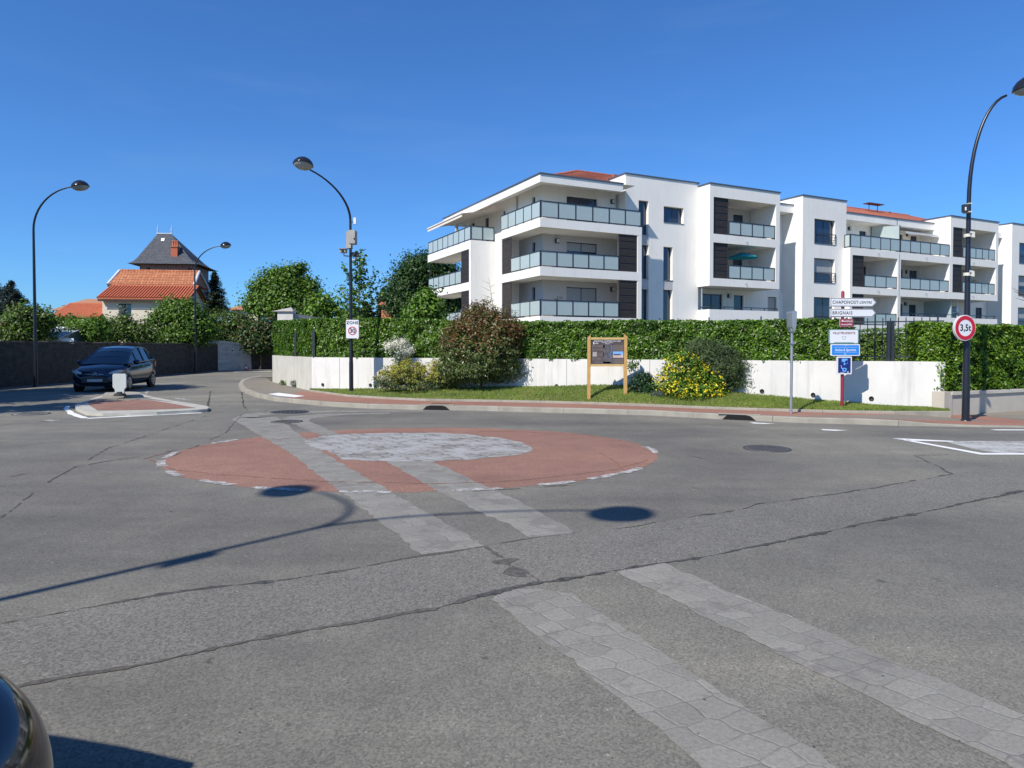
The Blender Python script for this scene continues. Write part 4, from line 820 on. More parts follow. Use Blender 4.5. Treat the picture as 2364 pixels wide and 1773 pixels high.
# ------------------------------------------------------------------ apartment blocks (local axes: x along the facade, y into the block)
OB = Vector((1.615, 39.728, 0)); BROT = R(90 - 63.6)
def block(label, grp='white apartment blocks behind the hedge'): return thing('apartment_building', label, 'apartment building', OB, BROT, grp)
def part(name, mb, m, par): return obj(name, mb, m, par)
def add_window(par, ax, c, a0, a1, z0, z1, mull=(), blind=0., rail=False, d=.18, curtain=0.):
    """frame in plane c, glass a bit behind; ax as in plate(); reveal depth d"""
    f = MB(); fw = .055; y0, y1 = c + d, c + d + .06
    bx = (lambda A0, A1, Z0, Z1, Y0=y0, Y1=y1: f.box((A0, Y0, Z0), (A1, Y1, Z1))) if ax == 'u' else (lambda A0, A1, Z0, Z1, Y0=y0, Y1=y1: f.box((Y0, A0, Z0), (Y1, A1, Z1)))
    bx(a0, a0 + fw, z0, z1); bx(a1 - fw, a1, z0, z1); bx(a0 + fw, a1 - fw, z0, z0 + fw); bx(a0 + fw, a1 - fw, z1 - fw, z1)
    for q in mull: bx(a0 + (a1 - a0) * q - .03, a0 + (a1 - a0) * q + .03, z0 + fw, z1 - fw)
    w_ = part('window', f, frame_m, par)
    p = MB()
    if ax == 'u': p.box((a0 + fw, y0 + .02, z0 + fw), (a1 - fw, y0 + .04, z1 - fw))
    else: p.box((y0 + .02, a0 + fw, z0 + fw), (y0 + .04, a1 - fw, z1 - fw))
    part('pane', p, win_glass, w_)
    if blind:
        p = MB(); zz = z1 - (z1 - z0) * blind; n_ = int((z1 - fw - zz) / .06)
        for k in range(n_):
            z = z1 - fw - k * .06
            if ax == 'u': p.box((a0 + fw, y0 + .002, z - .055), (a1 - fw, y0 + .018, z))
            else: p.box((y0 + .002, a0 + fw, z - .055), (y0 + .018, a1 - fw, z))
        part('blind', p, mat('roller_blind', (.36, .37, .38), .5, var=.03), w_)
    if curtain:
        p = MB(); n_ = 7
        for k in range(n_):
            x = a1 - fw - (a1 - a0) * curtain * (k + .5) / n_ ; p.box((x - .02, y0 + .045, z0 + fw), (x + .03, y0 + .06, z1 - fw))
        part('curtain', p, mat('curtain', (.35, .33, .28), .8), w_)
    s_ = MB()
    if ax == 'u': s_.box((a0 - .02, c - .035, z0 - .035), (a1 + .02, y0, z0 - .002))
    else: s_.box((c - .035, a0 - .02, z0 - .035), (y0, a1 + .02, z0 - .002))
    part('sill', s_, coping_m, w_)
    if rail:
        r_ = MB()
        for z in (z0 + .12, z0 + .3, z0 + .5, z0 + .68): r_.box((a0 + .02, c - .06 + .0, z - .012), (a1 + .05, c - .035, z + .012))
        r_.box((a1 + .02, c - .06, z0 + .05), (a1 + .05, c - .02, z0 + .75)); r_.box((a0 + .0, c - .06, z0 + .05), (a0 + .02, c - .02, z0 + .75)); r_.box((a0, c - .06, z0 + .72), (a1 + .05, c - .03, z0 + .75))
        part('guard_rail', r_, frame_m, w_)
def railing(par, pts, z0, h, ns, inset=.0):
    """pts: corner path (x,y); ns: number of glass panels in each run"""
    f = MB(); gs = []
    for (a, b), n_ in zip(zip(pts, pts[1:]), ns):
        a = Vector(a); b = Vector(b); d = (b - a); L_ = d.length; d.normalize(); nn = Vector((-d.y, d.x)); ang = math.atan2(d.y, d.x)
        M = Matrix.Translation((a.x, a.y, 0)) @ Matrix.Rotation(ang, 4, 'Z')
        f.box((0, -.03, z0 + h - .05), (L_, .03, z0 + h), M=M); f.box((0, -.02, z0 + .03), (L_, .02, z0 + .07), M=M)
        for k in range(n_ + 1):
            x = min(max(k * L_ / n_, .025), L_ - .025); f.box((x - .025, -.026, z0 - .08), (x + .025, .026, z0 + h - .05), M=M)
        for k in range(n_):
            g_ = MB(); g_.box((k * L_ / n_ + .04, -.008, z0 + .08), ((k + 1) * L_ / n_ - .04, .008, z0 + h - .06), M=M); gs.append(g_)
    r_ = part('railing', f, frame_m, par)
    for g_ in gs: part('glass_panel', g_, glass_frost, r_)
def louvre(par, ax, c, a0, a1, z0, z1, th=.05):
    f = MB()
    def bx(A0, A1, Z0, Z1, Y0, Y1):
        f.box((A0, Y0, Z0), (A1, Y1, Z1)) if ax == 'u' else f.box((Y0, A0, Z0), (Y1, A1, Z1))
    bx(a0, a0 + .05, z0, z1, c, c + th); bx(a1 - .05, a1, z0, z1, c, c + th); bx(a0 + .05, a1 - .05, z0, z0 + .06, c, c + th); bx(a0 + .05, a1 - .05, z1 - .06, z1, c, c + th)
    n_ = int((z1 - z0 - .14) / .075)
    for k in range(n_):
        z = z0 + .08 + k * .075
        if k % 6 == 5: continue
        bx(a0 + .05, a1 - .05, z, z + .055, c + .01, c + .03)
    bx(a0 + .05, a1 - .05, z0 + .06, z1 - .06, c + .04, c + .045)
    part('louvre_screen', f, slat_m, par)
def lampbox(par, x, y, z, ax='u'):
    f = MB(); f.box((x - .13, y - .14, z - .14), (x + .13, y, z + .14)) if ax == 'u' else f.box((x - .14, y - .13, z - .14), (x, y + .13, z + .14)); l = part('wall_light', f, frame_m, par)
    f = MB(); f.box((x - .07, y - .145, z - .11), (x + .12, y - .141, z + .11)) if ax == 'u' else f.box((x - .145, y - .07, z - .11), (x - .141, y + .12, z + .11)); part('diffuser', f, mat('opal', (.6, .6, .58), .3), l)
def coping(par, path, z, wd_=.12):
    f = MB()
    for (x0, y0, x1, y1) in path: f.box((min(x0, x1) - wd_ * .5, min(y0, y1) - wd_ * .5, z), (max(x0, x1) + wd_ * .5, max(y0, y1) + wd_ * .5, z + .075))
    part('coping', f, coping_m, par)
def spout(par, x, z):
    f = MB(); f.tube([(x, .0, z), (x, -.16, z)], .022, 6); f.tube([(x, -.16, z), (x + .02, -.17, z - .22)], .014, 6); part('overflow_spout', f, steel, par)
def downpipe(par, x, y, z0, z1):
    f = MB(); f.tube([(x, y, z0), (x, y, z1)], .05, 10); part('downpipe', f, mat('zinc_pipe', (.40, .42, .43), .4, .5), par)

# ---- first block
A = block('nearest white apartment block, corner with wrap-around balconies above the red-leaved shrub')
b = MB()
for z0, z1 in ((8.56, 9.08), (5.76, 6.28), (2.9, 3.42)):
    b.box((0, 0, z0), (7.2, 2.1, z1)); b.box((.001, 2.1, z0), (1.4, 5.2, z1))
part('balcony_slab', b, white_wall, A)
b = MB(); b.box((6.88, .005, 0), (7.195, 1.25, 2.9)); b.box((6.88, .005, 3.42), (7.195, 1.25, 5.76)); b.box((6.88, .005, 6.28), (7.195, 1.25, 8.56)); part('pier', b, white_wall, A)
b = MB(); b.box((.004, 5.15, 0), (1.3, 6.146, 9.02)); part('pier', b, white_wall, A)
# second balcony stack, stepped back to the left
b = MB(); b.plate('u', 6.15, 6.42, -1.72, 0, 0, 8.54); part('end_wall', b, white_wall, A)
b = MB()
for z0, z1 in ((8.0, 8.55), (5.34, 5.86), (2.6, 3.12)): b.box((-1.715, 6.42, z0), (.3, 14.4, z1))
part('balcony_slab', b, white_wall, A)
railing(A, [(-.03, 6.2), (-1.69, 6.2), (-1.69, 14.3)], 8.56, .92, (2, 8)); railing(A, [(-1.69, 7.8), (-1.69, 14.25)], 5.87, .9, (6,)); railing(A, [(-1.69, 7.8), (-1.69, 14.25)], 3.13, .9, (6,))
louvre(A, 'w', -1.70, 6.45, 7.8, 5.88, 7.98); louvre(A, 'w', -1.70, 6.45, 7.8, 3.14, 5.32)
# loggia walls and rooms
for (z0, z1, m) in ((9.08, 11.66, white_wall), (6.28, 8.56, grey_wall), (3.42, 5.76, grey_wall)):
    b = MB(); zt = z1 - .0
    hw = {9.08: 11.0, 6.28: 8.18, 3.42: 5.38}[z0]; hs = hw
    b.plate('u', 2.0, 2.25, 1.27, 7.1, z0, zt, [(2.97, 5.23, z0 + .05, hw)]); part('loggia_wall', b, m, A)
    b = MB(); H = [(2.95, 3.4, z0 + .9, hs)]
    if z0 > 9: H.append((7.2, 7.62, z0 + .9, hs - .1)); H.append((9.9, 10.6, z0 + .05, hs - .1))
    b.plate('w', 1.272, 1.5, 2.25, 14 if z0 > 9 else 5.15, z0, zt, H); part('loggia_wall', b, m, A)
    add_window(A, 'u', 2.0, 2.97, 5.23, z0 + .05, hw, (.5,), blind={9.08: 0, 6.28: .3, 3.42: .65}[z0], d=.12)
    add_window(A, 'w', 1.272, 2.95, 3.4, z0 + .9, hs, d=.12)
    if z0 > 9: add_window(A, 'w', 1.272, 7.2, 7.62, z0 + .9, hs - .1, d=.12); add_window(A, 'w', 1.272, 9.9, 10.6, z0 + .05, hs - .1, d=.12)
b = MB()
for z in (3.9, 6.9, ): b.box((3.05, 2.135, z - .3), (4.1, 2.15, z + 1.1))
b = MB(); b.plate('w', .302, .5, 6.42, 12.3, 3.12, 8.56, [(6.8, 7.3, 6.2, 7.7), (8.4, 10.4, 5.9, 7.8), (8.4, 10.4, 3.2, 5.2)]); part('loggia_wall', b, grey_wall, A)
add_window(A, 'w', .302, 8.4, 10.4, 5.9, 7.8, (.5,)); add_window(A, 'w', .302, 8.4, 10.4, 3.2, 5.2, (.5,)); add_window(A, 'w', .302, 6.8, 7.3, 6.2, 7.7)
b = MB(); b.plate('u', 12.3, 12.5, .302, 4, 0, 8.6); b.plate('w', .4, .6, 14.0, 14.2, 9.0, 11.6); b.plate('u', 13.8, 14.0, 1.5, 5, 8.6, 11.6); part('rear_wall', b, grey_wall, A)
for z in (4.15, 6.95): f = MB(); f.box((.305 - 1.99, 14.1, z - 1), (-1.62, 14.16, z + 1.4)); part('corner_post', f, frame_m, A)
# roof slab with white fascia, sloping soffit
b = MB()
b.add([(0, 0, 11.12), (5.77, 0, 11.12), (5.77, 0, 11.58), (0, 0, 11.58)], [(0, 1, 2, 3)]); b.add([(0, 0, 11.12), (0, 15.65, 11.12), (0, 15.65, 11.58), (0, 0, 11.58)], [(3, 2, 1, 0)])
b.add([(0, 15.65, 11.12), (2, 15.65, 11.12), (2, 15.65, 11.58), (0, 15.65, 11.58)], [(0, 1, 2, 3)]); b.add([(5.77, 0, 11.12), (5.77, 0, 11.58), (5.77, 1.3, 11.58), (5.77, 1.3, 11.12)], [(0, 1, 2, 3)])
b.add([(0, 0, 11.12), (5.77, 0, 11.12), (6.74, 2.05, 11.54), (1.27, 2.05, 11.54), (1.27, 15.65, 11.54), (0, 15.65, 11.12)], [(0, 3, 2, 1), (0, 5, 4, 3)])
b.add([(0, 0, 11.58), (6.7, 0, 11.58), (6.7, 3, 11.58), (3, 3, 11.58), (3, 15.65, 11.58), (0, 15.65, 11.58)], [(0, 1, 2, 3, 4, 5)]); b.add([(5.77, 1.25, 11.12), (5.77, 0, 11.12), (6.74, 2.05, 11.54)], [(0, 1, 2)])
part('roof_fascia', b, white_wall, A)
b = MB(); b.box((-.05, -.05, 11.583), (5.8, .1, 11.66)); b.box((-.05, .1, 11.583), (.1, 15.7, 11.66)); part('coping', b, coping_m, A)
railing(A, [(7.15, .04), (.04, .04), (.04, 5.3)], 9.1, .98, (6, 5)); railing(A, [(5.5, .04), (.04, .04), (.04, 3.86)], 6.29, .92, (5, 3)); railing(A, [(5.5, .04), (.04, .04), (.04, 3.86)], 3.44, .95, (5, 3))
for z0 in (6.29, 3.43): louvre(A, 'u', .05, 5.52, 6.86, z0, z0 + (2.24 if z0 > 6 else 2.3)); louvre(A, 'w', .04, 3.88, 5.12, z0, z0 + (2.2 if z0 > 6 else 2.3))
lampbox(A, 2.26, 2.0, 8.17); lampbox(A, 6.36, 2.0, 5.35); lampbox(A, 6.35, 2.0, 10.95); downpipe(A, 6.66, 1.9, 9.08, 11.5); downpipe(A, 1.2, 5.36, 9.08, 11.4); lampbox(A, 1.272, 12.6, 10.7, 'w')
# awning over the far terrace
b = MB(); b.add([(1.25, 8.9, 11.0), (1.25, 13.6, 11.1), (-1.9, 13.9, 10.42), (-1.9, 7.2, 10.42), (1.25, 7.4, 11.0)], [(0, 1, 2, 3, 4)])
n_ = 22
for k in range(n_):
    y0 = 7.2 + 6.7 * k / n_; y1 = 7.2 + 6.7 * (k + 1) / n_; b.add([(-1.9, y0, 10.42), (-1.9, y1, 10.42), (-1.9, y1, 10.22), (-1.9, (y0 + y1) / 2, 10.17), (-1.9, y0, 10.22)], [(0, 1, 2, 3, 4)])
b.box((-1.95, 7.2, 10.38), (-1.85, 13.9, 10.46)); part('awning', b, mat('awning_cloth', (.72, .64, .56), .8, var=.05), A)
# stair block with tall windows
W2_ = 1.12; H = [(7.78, 8.56, 8.86, 11.03), (9.79, 11.43, 9.81, 10.84), (7.8, 8.58, 6.05, 8.22), (9.78, 10.54, 6.03, 8.2), (9.78, 10.54, 3.1, 5.4), (7.8, 8.6, 3.1, 5.37)]
b = MB(); b.plate('u', W2_, W2_ + .35, 6.75, 12.71, 0, 12.58, H); b.plate('w', 6.75, 7.0, W2_ + .35, 4.5, 0, 12.58); b.plate('w', 12.5, 12.71, W2_ + .35, 5, 9, 12.58); b.box((7.0, W2_ + .35, 12.3), (12.5, 5, 12.4)); part('stair_wall', b, white_wall, A)
b = MB(); b.box((6.7, W2_ - .05, 12.583), (12.76, W2_ + .3, 12.66)); b.box((6.7, W2_ + .3, 12.583), (6.95, 4.55, 12.66)); part('coping', b, coping_m, A)
for i, h in enumerate(H): add_window(A, 'u', W2_, *h, mull=(.55,) if i == 1 else (), d=.24, curtain=.3 if i in (3, 4) else 0)
for q in ((9.78, 10.54, 5.4, 6.0), (7.8, 8.58, 5.37, 6.0), (7.8, 8.56, 8.22, 8.8)): b = MB(); b.box((q[0], W2_ - .004, q[2]), (q[1], W2_ + .02, q[3])); part('grey_spandrel', b, mat('spandrel_grey', (.50, .48, .49), .8, var=.03), A)
# projecting box with two loggias
H = [(13.0, 18.66, 9.11, 11.53), (13.0, 18.66, 6.2, 8.55)]
b = MB(); b.plate('u', 0, .3, 12.68, 19.03, 5.69, 12.36, H); b.plate('w', 12.68, 12.98, .3, 2.35, 5.69, 12.36); b.plate('w', 18.68, 19.03, .3, 2.35, 5.69, 12.36)
b.box((12.98, .3, 5.69), (18.68, 2.4, 6.18)); b.box((12.98, .3, 8.56), (18.68, 2.4, 9.09)); b.box((12.98, .3, 11.55), (18.68, 4, 12.1)); part('projecting_box', b, white_wall, A)
b = MB(); b.box((12.63, -.05, 12.363), (19.08, .3, 12.44)); b.box((12.63, .3, 12.363), (12.9, 4.0, 12.44)); b.box((18.8, .3, 12.363), (19.08, 4.0, 12.44)); part('coping', b, coping_m, A)
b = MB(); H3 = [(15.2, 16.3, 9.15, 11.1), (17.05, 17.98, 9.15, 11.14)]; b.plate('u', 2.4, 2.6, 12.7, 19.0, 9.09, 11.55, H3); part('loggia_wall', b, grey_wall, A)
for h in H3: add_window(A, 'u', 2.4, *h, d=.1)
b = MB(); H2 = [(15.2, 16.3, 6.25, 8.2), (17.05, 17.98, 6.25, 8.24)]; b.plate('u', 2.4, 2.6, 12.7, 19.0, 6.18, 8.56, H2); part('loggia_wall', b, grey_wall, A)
for h in H2: add_window(A, 'u', 2.4, *h, d=.1)
for z in (9.12, 6.2): railing(A, [(14.37, .06), (18.62, .06)], z + .02, .93, (4,))
louvre(A, 'u', .08, 13.02, 14.34, 9.12, 11.52); louvre(A, 'u', .08, 13.02, 14.34, 6.21, 8.54); spout(A, 15.9, 8.75); spout(A, 15.85, 5.95); lampbox(A, 14.6, 2.4, 10.75); lampbox(A, 14.55, 2.4, 7.85)
# terrace below it
HT_ = [(14.15, 15.98, 3.3, 5.37), (17.06, 17.98, 3.3, 5.37), (20.38, 21.28, 3.3, 5.36)]
b = MB(); b.plate('u', 2.3, 2.5, 12.7, 21.95, 0, 5.69, HT_); b.plate('u', 2.42, 2.62, 19.03, 21.95, 5.69, 11.9); part('ground_floor_wall', b, white_wall, A)
for h in HT_: add_window(A, 'u', 2.3, *h, mull=(.5,) if h[0] < 15 else (), d=.12, blind=.9 if h[0] > 20 else 0)
b = MB(); b.plate('u', 0, .2, 12.69, 19.0, 0, 4.14); b.plate('w', 12.69, 12.89, .2, 1.12, 0, 4.14); part('terrace_parapet', b, white_wall, A)
b = MB(); b.box((12.75, .05, 4.3), (18.95, .1, 4.35)); b.box((12.75, .05, 4.35), (12.8, 1.1, 4.3))
for k in range(6): b.box((12.8 + k * 1.22, .05, 4.14), (12.84 + k * 1.22, .1, 4.3))
part('terrace_rail', b, frame_m, A); lampbox(A, 16.56, 2.3, 5.3); downpipe(A, 12.85, .9, 3.9, 5.69)
b = MB(); b.box((18.9, 1.4, 11.48), (21.95, 2.42, 12.03)); part('link_fascia', b, white_wall, A)
b = MB(); b.box((19.03, 1.35, 12.033), (21.93, 1.5, 12.1)); part('coping', b, coping_m, A)
# hipped tile roof
def tileroof(par, u0, u1, w0, w1, ze, ur0, ur1, wr, zr):
    b = MB(); P = [(u0, w0, ze), (u1, w0, ze), (u1, w1, ze), (u0, w1, ze), (ur0, wr, zr), (ur1, wr, zr)]
    b.add(P, [(0, 1, 5, 4), (1, 2, 5), (2, 3, 4, 5), (3, 0, 4), (3, 2, 1, 0)])
    def rolls(a, c, d_, e, n_):
        for k in range(n_ + 1):
            q = k / n_; p0 = Vector(a).lerp(Vector(c), q); p1 = Vector(d_).lerp(Vector(e), q); b.tube([p0, p1], .05, 5, caps=False)
    rolls(P[0], P[1], (ur0, wr, zr), (ur1, wr, zr), int((u1 - u0) / .25)); rolls(P[3], P[0], P[4], P[4], int((w1 - w0) / .35))
    b.tube([P[0], P[4], P[5]], .12, 7); b.tube([P[3], P[4]], .12, 7); r_ = part('tile_roof', b, mat('block_roof_tile', (.34, .105, .06), .8, var=.25, scale=5), par)
    for q in (.3, .72):
        x = ur0 + (ur1 - ur0) * q; f = MB(); f.box((x - .12, wr - .9, zr - .35), (x + .12, wr - .6, zr - .12)); part('roof_vent', f, MATS['block_roof_tile'], r_)
tileroof(A, .6, 16, 1.6, 7.2, 11.72, 4.9, 13, 3.9, 13.15)

# ---- second block
Bk = block('white apartment block further right, long balconies behind the burgundy signpost')
w5 = .58; H = [(23.16, 25.36, 9.27, 11.05), (23.16, 25.36, 6.42, 8.19), (23.18, 25.37, 3.2, 5.33)]
b = MB(); b.plate('u', w5, w5 + .35, 21.95, 26.58, 0, 12.6, H); b.plate('w', 21.95, 22.25, w5 + .35, 4, 0, 12.6); b.plate('w', 26.28, 26.58, w5 + .35, 4, 9.1, 12.6); b.box((22.2, 1, 12.3), (26.3, 4, 12.4)); part('stair_wall', b, white_wall, Bk)
b = MB(); b.box((21.9, w5 - .05, 12.603), (26.63, w5 + .3, 12.68)); b.box((21.9, w5 + .3, 12.603), (22.2, 4, 12.68)); part('coping', b, coping_m, Bk)
add_window(Bk, 'u', w5, *H[0], mull=(.55,), d=.22, rail=True, curtain=.35); add_window(Bk, 'u', w5, *H[1], d=.22, rail=True, blind=.62); add_window(Bk, 'u', w5, *H[2], mull=(.55,), d=.22, rail=True, curtain=.3)
H = [(26.56, 31.76, 6.18, 8.53), (32.15, 38.36, 6.18, 8.5), (26.56, 31.78, 3.32, 5.65), (32.15, 46, 4.08, 5.62)]
b = MB(); b.plate('u', 0, .3, 26.28, 38.44, 0, 9.07, H[:3] + [(32.15, 40, 4.08, 5.62)]); b.plate('w', 26.281, 26.55, .3, .56, 0, 9.07)
b.box((26.55, .3, 8.53), (38.44, 2.6, 9.065)); b.box((26.55, .3, 5.65), (45.2, 2.6, 6.17)); b.plate('w', 31.77, 32.14, .3, 2.6, 0, 8.53); b.plate('w', 26.3, 26.55, .56, 2.6, 0, 8.53); b.box((26.55, .3, 2.8), (31.77, 2.6, 3.3)); b.plate('u', .001, .2, 38.44, 45.2, 0, 4.08)
part('balcony_front', b, white_wall, Bk)
f = MB(); f.box((31.93, -.012, 0), (31.99, .0, 8.9)); f.box((31.93, -.012, 8.9), (31.96, .0, 9.0)); part('downpipe', f, MATS['zinc_pipe'], Bk)
HB = [[(30.74, 31.6, 9.9, 11.04), (35.62, 36.16, 9.15, 11.1), (37.19, 38.1, 9.15, 11.1)], [(31.0, 31.6, 6.25, 8.2), (35.5, 36.22, 6.25, 8.18), (37.1, 38.16, 6.25, 8.18)], [(35.5, 36.28, 3.3, 5.28), (37.1, 38.08, 3.3, 5.27), (43.11, 44.03, 3.3, 5.26), (46.6, 47.6, 3.3, 5.26)]]
for (z0, z1, m, u1), HH in zip(((9.06, 12.0, white_wall, 38.5), (6.17, 8.53, grey_wall, 38.44), (0, 5.65, white_wall, 48.3)), HB):
    b = MB(); b.plate('u', 2.6, 2.8, 26.3, u1, z0, z1, [(29.0, 30.3, z0 + .1, z0 + 2.0)] * (z0 == 6.17) + HH); part('loggia_wall', b, m, Bk)
    for h in HH: add_window(Bk, 'u', 2.6, *h, d=.1)
for x, z in ((29.5, 11.1), (36.7, 11.15), (36.7, 8.0), (36.6, 5.3), (42.3, 5.3)): lampbox(Bk, x, 2.6, z)
b = MB(); b.box((26.3, 1.38, 11.48), (38.5, 2.6, 12.0)); part('fascia', b, white_wall, Bk)
b = MB(); b.box((26.6, 1.33, 12.003), (38.45, 1.5, 12.08)); b.box((33.6, 1.36, 11.48), (33.64, 1.38, 12.0)); part('coping', b, coping_m, Bk)
railing(Bk, [(26.33, .52), (26.33, .04), (32.05, .04)], 9.1, .98, (1, 5)); railing(Bk, [(32.1, .04), (38.36, .04)], 9.1, .98, (5,)); railing(Bk, [(27.95, .06), (31.74, .06)], 6.2, .93, (3,)); railing(Bk, [(32.18, .06), (38.34, .06)], 6.2, .93, (5,)); railing(Bk, [(27.95, .06), (31.76, .06)], 3.32, .93, (3,))
louvre(Bk, 'u', .08, 26.58, 27.92, 6.2, 8.52); louvre(Bk, 'u', .08, 26.58, 27.92, 3.33, 5.63); spout(Bk, 29.4, 8.8); spout(Bk, 35.2, 8.8); spout(Bk, 29.4, 5.95); spout(Bk, 35.2, 5.95); spout(Bk, 41.5, 8.75); spout(Bk, 41.5, 5.95)
f = MB(); f.box((32.06, .1, 10.1), (32.1, 2.6, 10.14)); f.box((32.06, 1.25, 9.1), (32.1, 1.3, 11.2)); f.add([(32.08, .08, 9.1), (32.08, 2.58, 9.1), (32.08, 2.58, 11.4), (32.08, .08, 11.15)], [(0, 1, 2, 3)]); d_ = part('divider_panel', f, glass_frost, Bk)
f = MB(); f.box((32.05, .06, 9.1), (32.11, .1, 11.2)); f.box((32.05, 2.5, 9.1), (32.11, 2.56, 11.42)); part('frame', f, frame_m, d_)
f = MB(); f.box((38.95, .25, 4.1), (39.0, 2.5, 5.55)); f.box((38.95, .2, 4.1), (39.02, .25, 5.6)); part('divider_panel', f, glass_frost, Bk)
b = MB(); b.add([(34.0, 2.55, 11.35), (38.3, 2.55, 11.35), (38.3, .9, 10.98), (34.0, .9, 10.98)], [(0, 1, 2, 3)])
for k in range(20): x = 34 + 4.3 * k / 20; b.add([(x, .9, 10.98), (x + .215, .9, 10.98), (x + .215, .9, 10.84), (x + .107, .9, 10.78), (x, .9, 10.84)], [(0, 1, 2, 3, 4)])
part('awning', b, mat('grey_awning', (.62, .62, .60), .8), Bk)
H = [(38.78, 44.82, 9.11, 11.56), (38.78, 44.86, 6.18, 8.51)]
b = MB(); b.plate('u', 0, .3, 38.44, 45.2, 5.64, 12.42, H); b.plate('w', 38.445, 38.76, .3, 2.62, 6.18, 12.42); b.plate('w', 44.9, 45.2, .3, 2.8, 5.64, 12.42); b.box((38.76, .3, 8.53), (44.9, 2.6, 9.08)); b.box((38.76, .3, 11.58), (44.9, 4, 12.1)); part('projecting_box', b, white_wall, Bk)
b = MB(); b.box((38.39, -.05, 12.423), (45.25, .3, 12.5)); b.box((38.39, .3, 12.423), (38.7, 4, 12.5)); b.box((44.95, .3, 12.423), (45.25, 4, 12.5)); part('coping', b, coping_m, Bk)
for z0, z1 in ((9.08, 11.58), (6.18, 8.53)):
    b = MB(); h = (42.5, 43.6, z0 + .1, z0 + 2.05); b.plate('u', 2.6, 2.8, 38.7, 45, z0, z1, [h]); part('loggia_wall', b, grey_wall, Bk); add_window(Bk, 'u', 2.6, *h, d=.1); railing(Bk, [(40.2, .06), (44.8, .06)], z0 + .05 if z0 > 9 else 6.2, .93, (5,)); louvre(Bk, 'u', .08, 38.8, 40.17, z0 + .03, z1 - .05)
b = MB(); b.box((32.2, .05, 4.3), (45.15, .1, 4.35))
for k in range(12): b.box((32.2 + k * 1.15, .05, 4.08), (32.24 + k * 1.15, .1, 4.3))
part('terrace_rail', b, frame_m, Bk)
b = MB(); b.box((45.2, 1.4, 11.5), (48.35, 2.6, 12.0)); part('link_fascia', b, white_wall, Bk); b = MB(); b.plate('u', 2.65, 2.85, 45.2, 48.35, 5.65, 11.5); part('link_wall', b, white_wall, Bk)
tileroof(Bk, 24, 45, 1.7, 10, 12.1, 28, 42, 6, 13.77)
f = MB(); f.box((34.6, 4.6, 14.0), (36.6, 5.2, 14.06)); f.box((35.0, 4.9, 13.2), (35.04, 4.94, 14.0)); f.box((36.1, 4.9, 13.2), (36.14, 4.94, 14.0)); part('roof_panel', f, mat('dark_red_metal', (.10, .04, .035), .5), Bk)
# ---- third block at the right edge
Ck = block('white apartment block cut by the right edge of the picture')
H = [(49.5, 51.5, 9.25, 11.08), (49.45, 51.5, 6.35, 8.14), (49.45, 51.5, 3.3, 5.25)]
b = MB(); b.plate('u', w5, w5 + .35, 48.35, 56, 0, 12.7, H); b.plate('w', 48.35, 48.65, w5 + .35, 5, 0, 12.7); b.box((48.6, 1, 12.3), (56, 5, 12.4)); part('facade_wall', b, white_wall, Ck)
b = MB(); b.box((48.3, w5 - .05, 12.703), (56.05, w5 + .3, 12.78)); b.box((48.3, w5 + .3, 12.703), (48.6, 5, 12.78)); part('coping', b, coping_m, Ck)
for i, h in enumerate(H): add_window(Ck, 'u', w5, *h, d=.22, rail=True, blind=.5 * (i > 0))
# things on the balconies
def BL(u, w, z): return OB + Matrix.Rotation(BROT, 3, 'Z') @ Vector((u, w, z))
p = BL(16.7, 1.15, 6.2); t = thing('parasol', 'small open turquoise parasol on the second-floor balcony', 'parasol', p)
b = MB(); b.tube([(0, 0, 0), (0, 0, 2.05)], .02, 8); obj('pole', b, steel, t)
b = MB(); P = [(1.15 * math.cos(R(60 * k + 10)), 1.15 * math.sin(R(60 * k + 10)), 1.66) for k in range(6)]; b.add(P + [(0, 0, 2.08)], [(k, (k + 1) % 6, 6) for k in range(6)]); obj('canopy', b, mat('turquoise_cloth', (.01, .34, .44), .7), t)
def pot(u, w, z, lab, m, hgt, wid, n_=40, size=.09):
    p = BL(u, w, z); plant('balcony_plant', lab, 'plant', p, [(p.x, p.y, p.z + .35 + hgt * .5, wid, .2, hgt * .5)], m, n_, 8, .07, size, .35, trunk=.015, group='plants on the balconies', part='foliage', minz=.3)
pot(42.6, .5, 6.2, 'leafy green plant on the right-hand middle balcony behind the lamp post', green_b, .9, .9, 60)
pot(37.4, .4, 6.2, 'loose yellow-green plant at the right end of the long middle balcony', green_o, .6, .7, 30)
pot(6.2, .9, 6.28, 'red geraniums in a box behind the louvre at the right end of the corner balcony', leafmat('geranium', [(.5, .02, .02), (.05, .12, .02), (.6, .05, .04)]), .35, .5, 26)
pot(2.0, 1.3, 3.42, 'dark leafy pot plant on the lowest corner balcony', green_d, .9, .3, 30)
pot(16.0, .8, 9.09, 'small green plant on the top loggia of the projecting box', green_m, .8, .25, 24)
pot(32.7, .4, 6.2, 'small pale plant at the left end of the long middle balcony', dry, .55, .22, 14)
for k, (u, w_) in enumerate(((32.6, .9), (34.4, .8), (35.7, 1.0), (37.2, .8), (38.2, 1.0))):
    p = BL(u, w_, 3.45); t = thing('terrace_chair', 'white metal chair on the ground-floor terrace of the far block', 'chair', p, random.uniform(0, 3), 'white chairs on the terrace')
    b = MB(); b.box((-.22, -.22, .42), (.22, .22, .45)); obj('seat', b, white_p, t); b = MB(); b.tube([(-.2, .2, .45), (-.2, .24, .85), (0, .25, .92), (.2, .24, .85), (.2, .2, .45)], .015, 6); obj('backrest', b, white_p, t)
    for x in (-.2, .2):
        for y in (-.2, .2): b = MB(); b.tube([(x, y, 0), (x, y, .42)], .013, 5); obj('leg', b, white_p, t)
p = BL(40.3, .5, 3.6); t = thing('closed_parasol', 'folded white parasol on the ground-floor terrace of the far block', 'parasol', p)
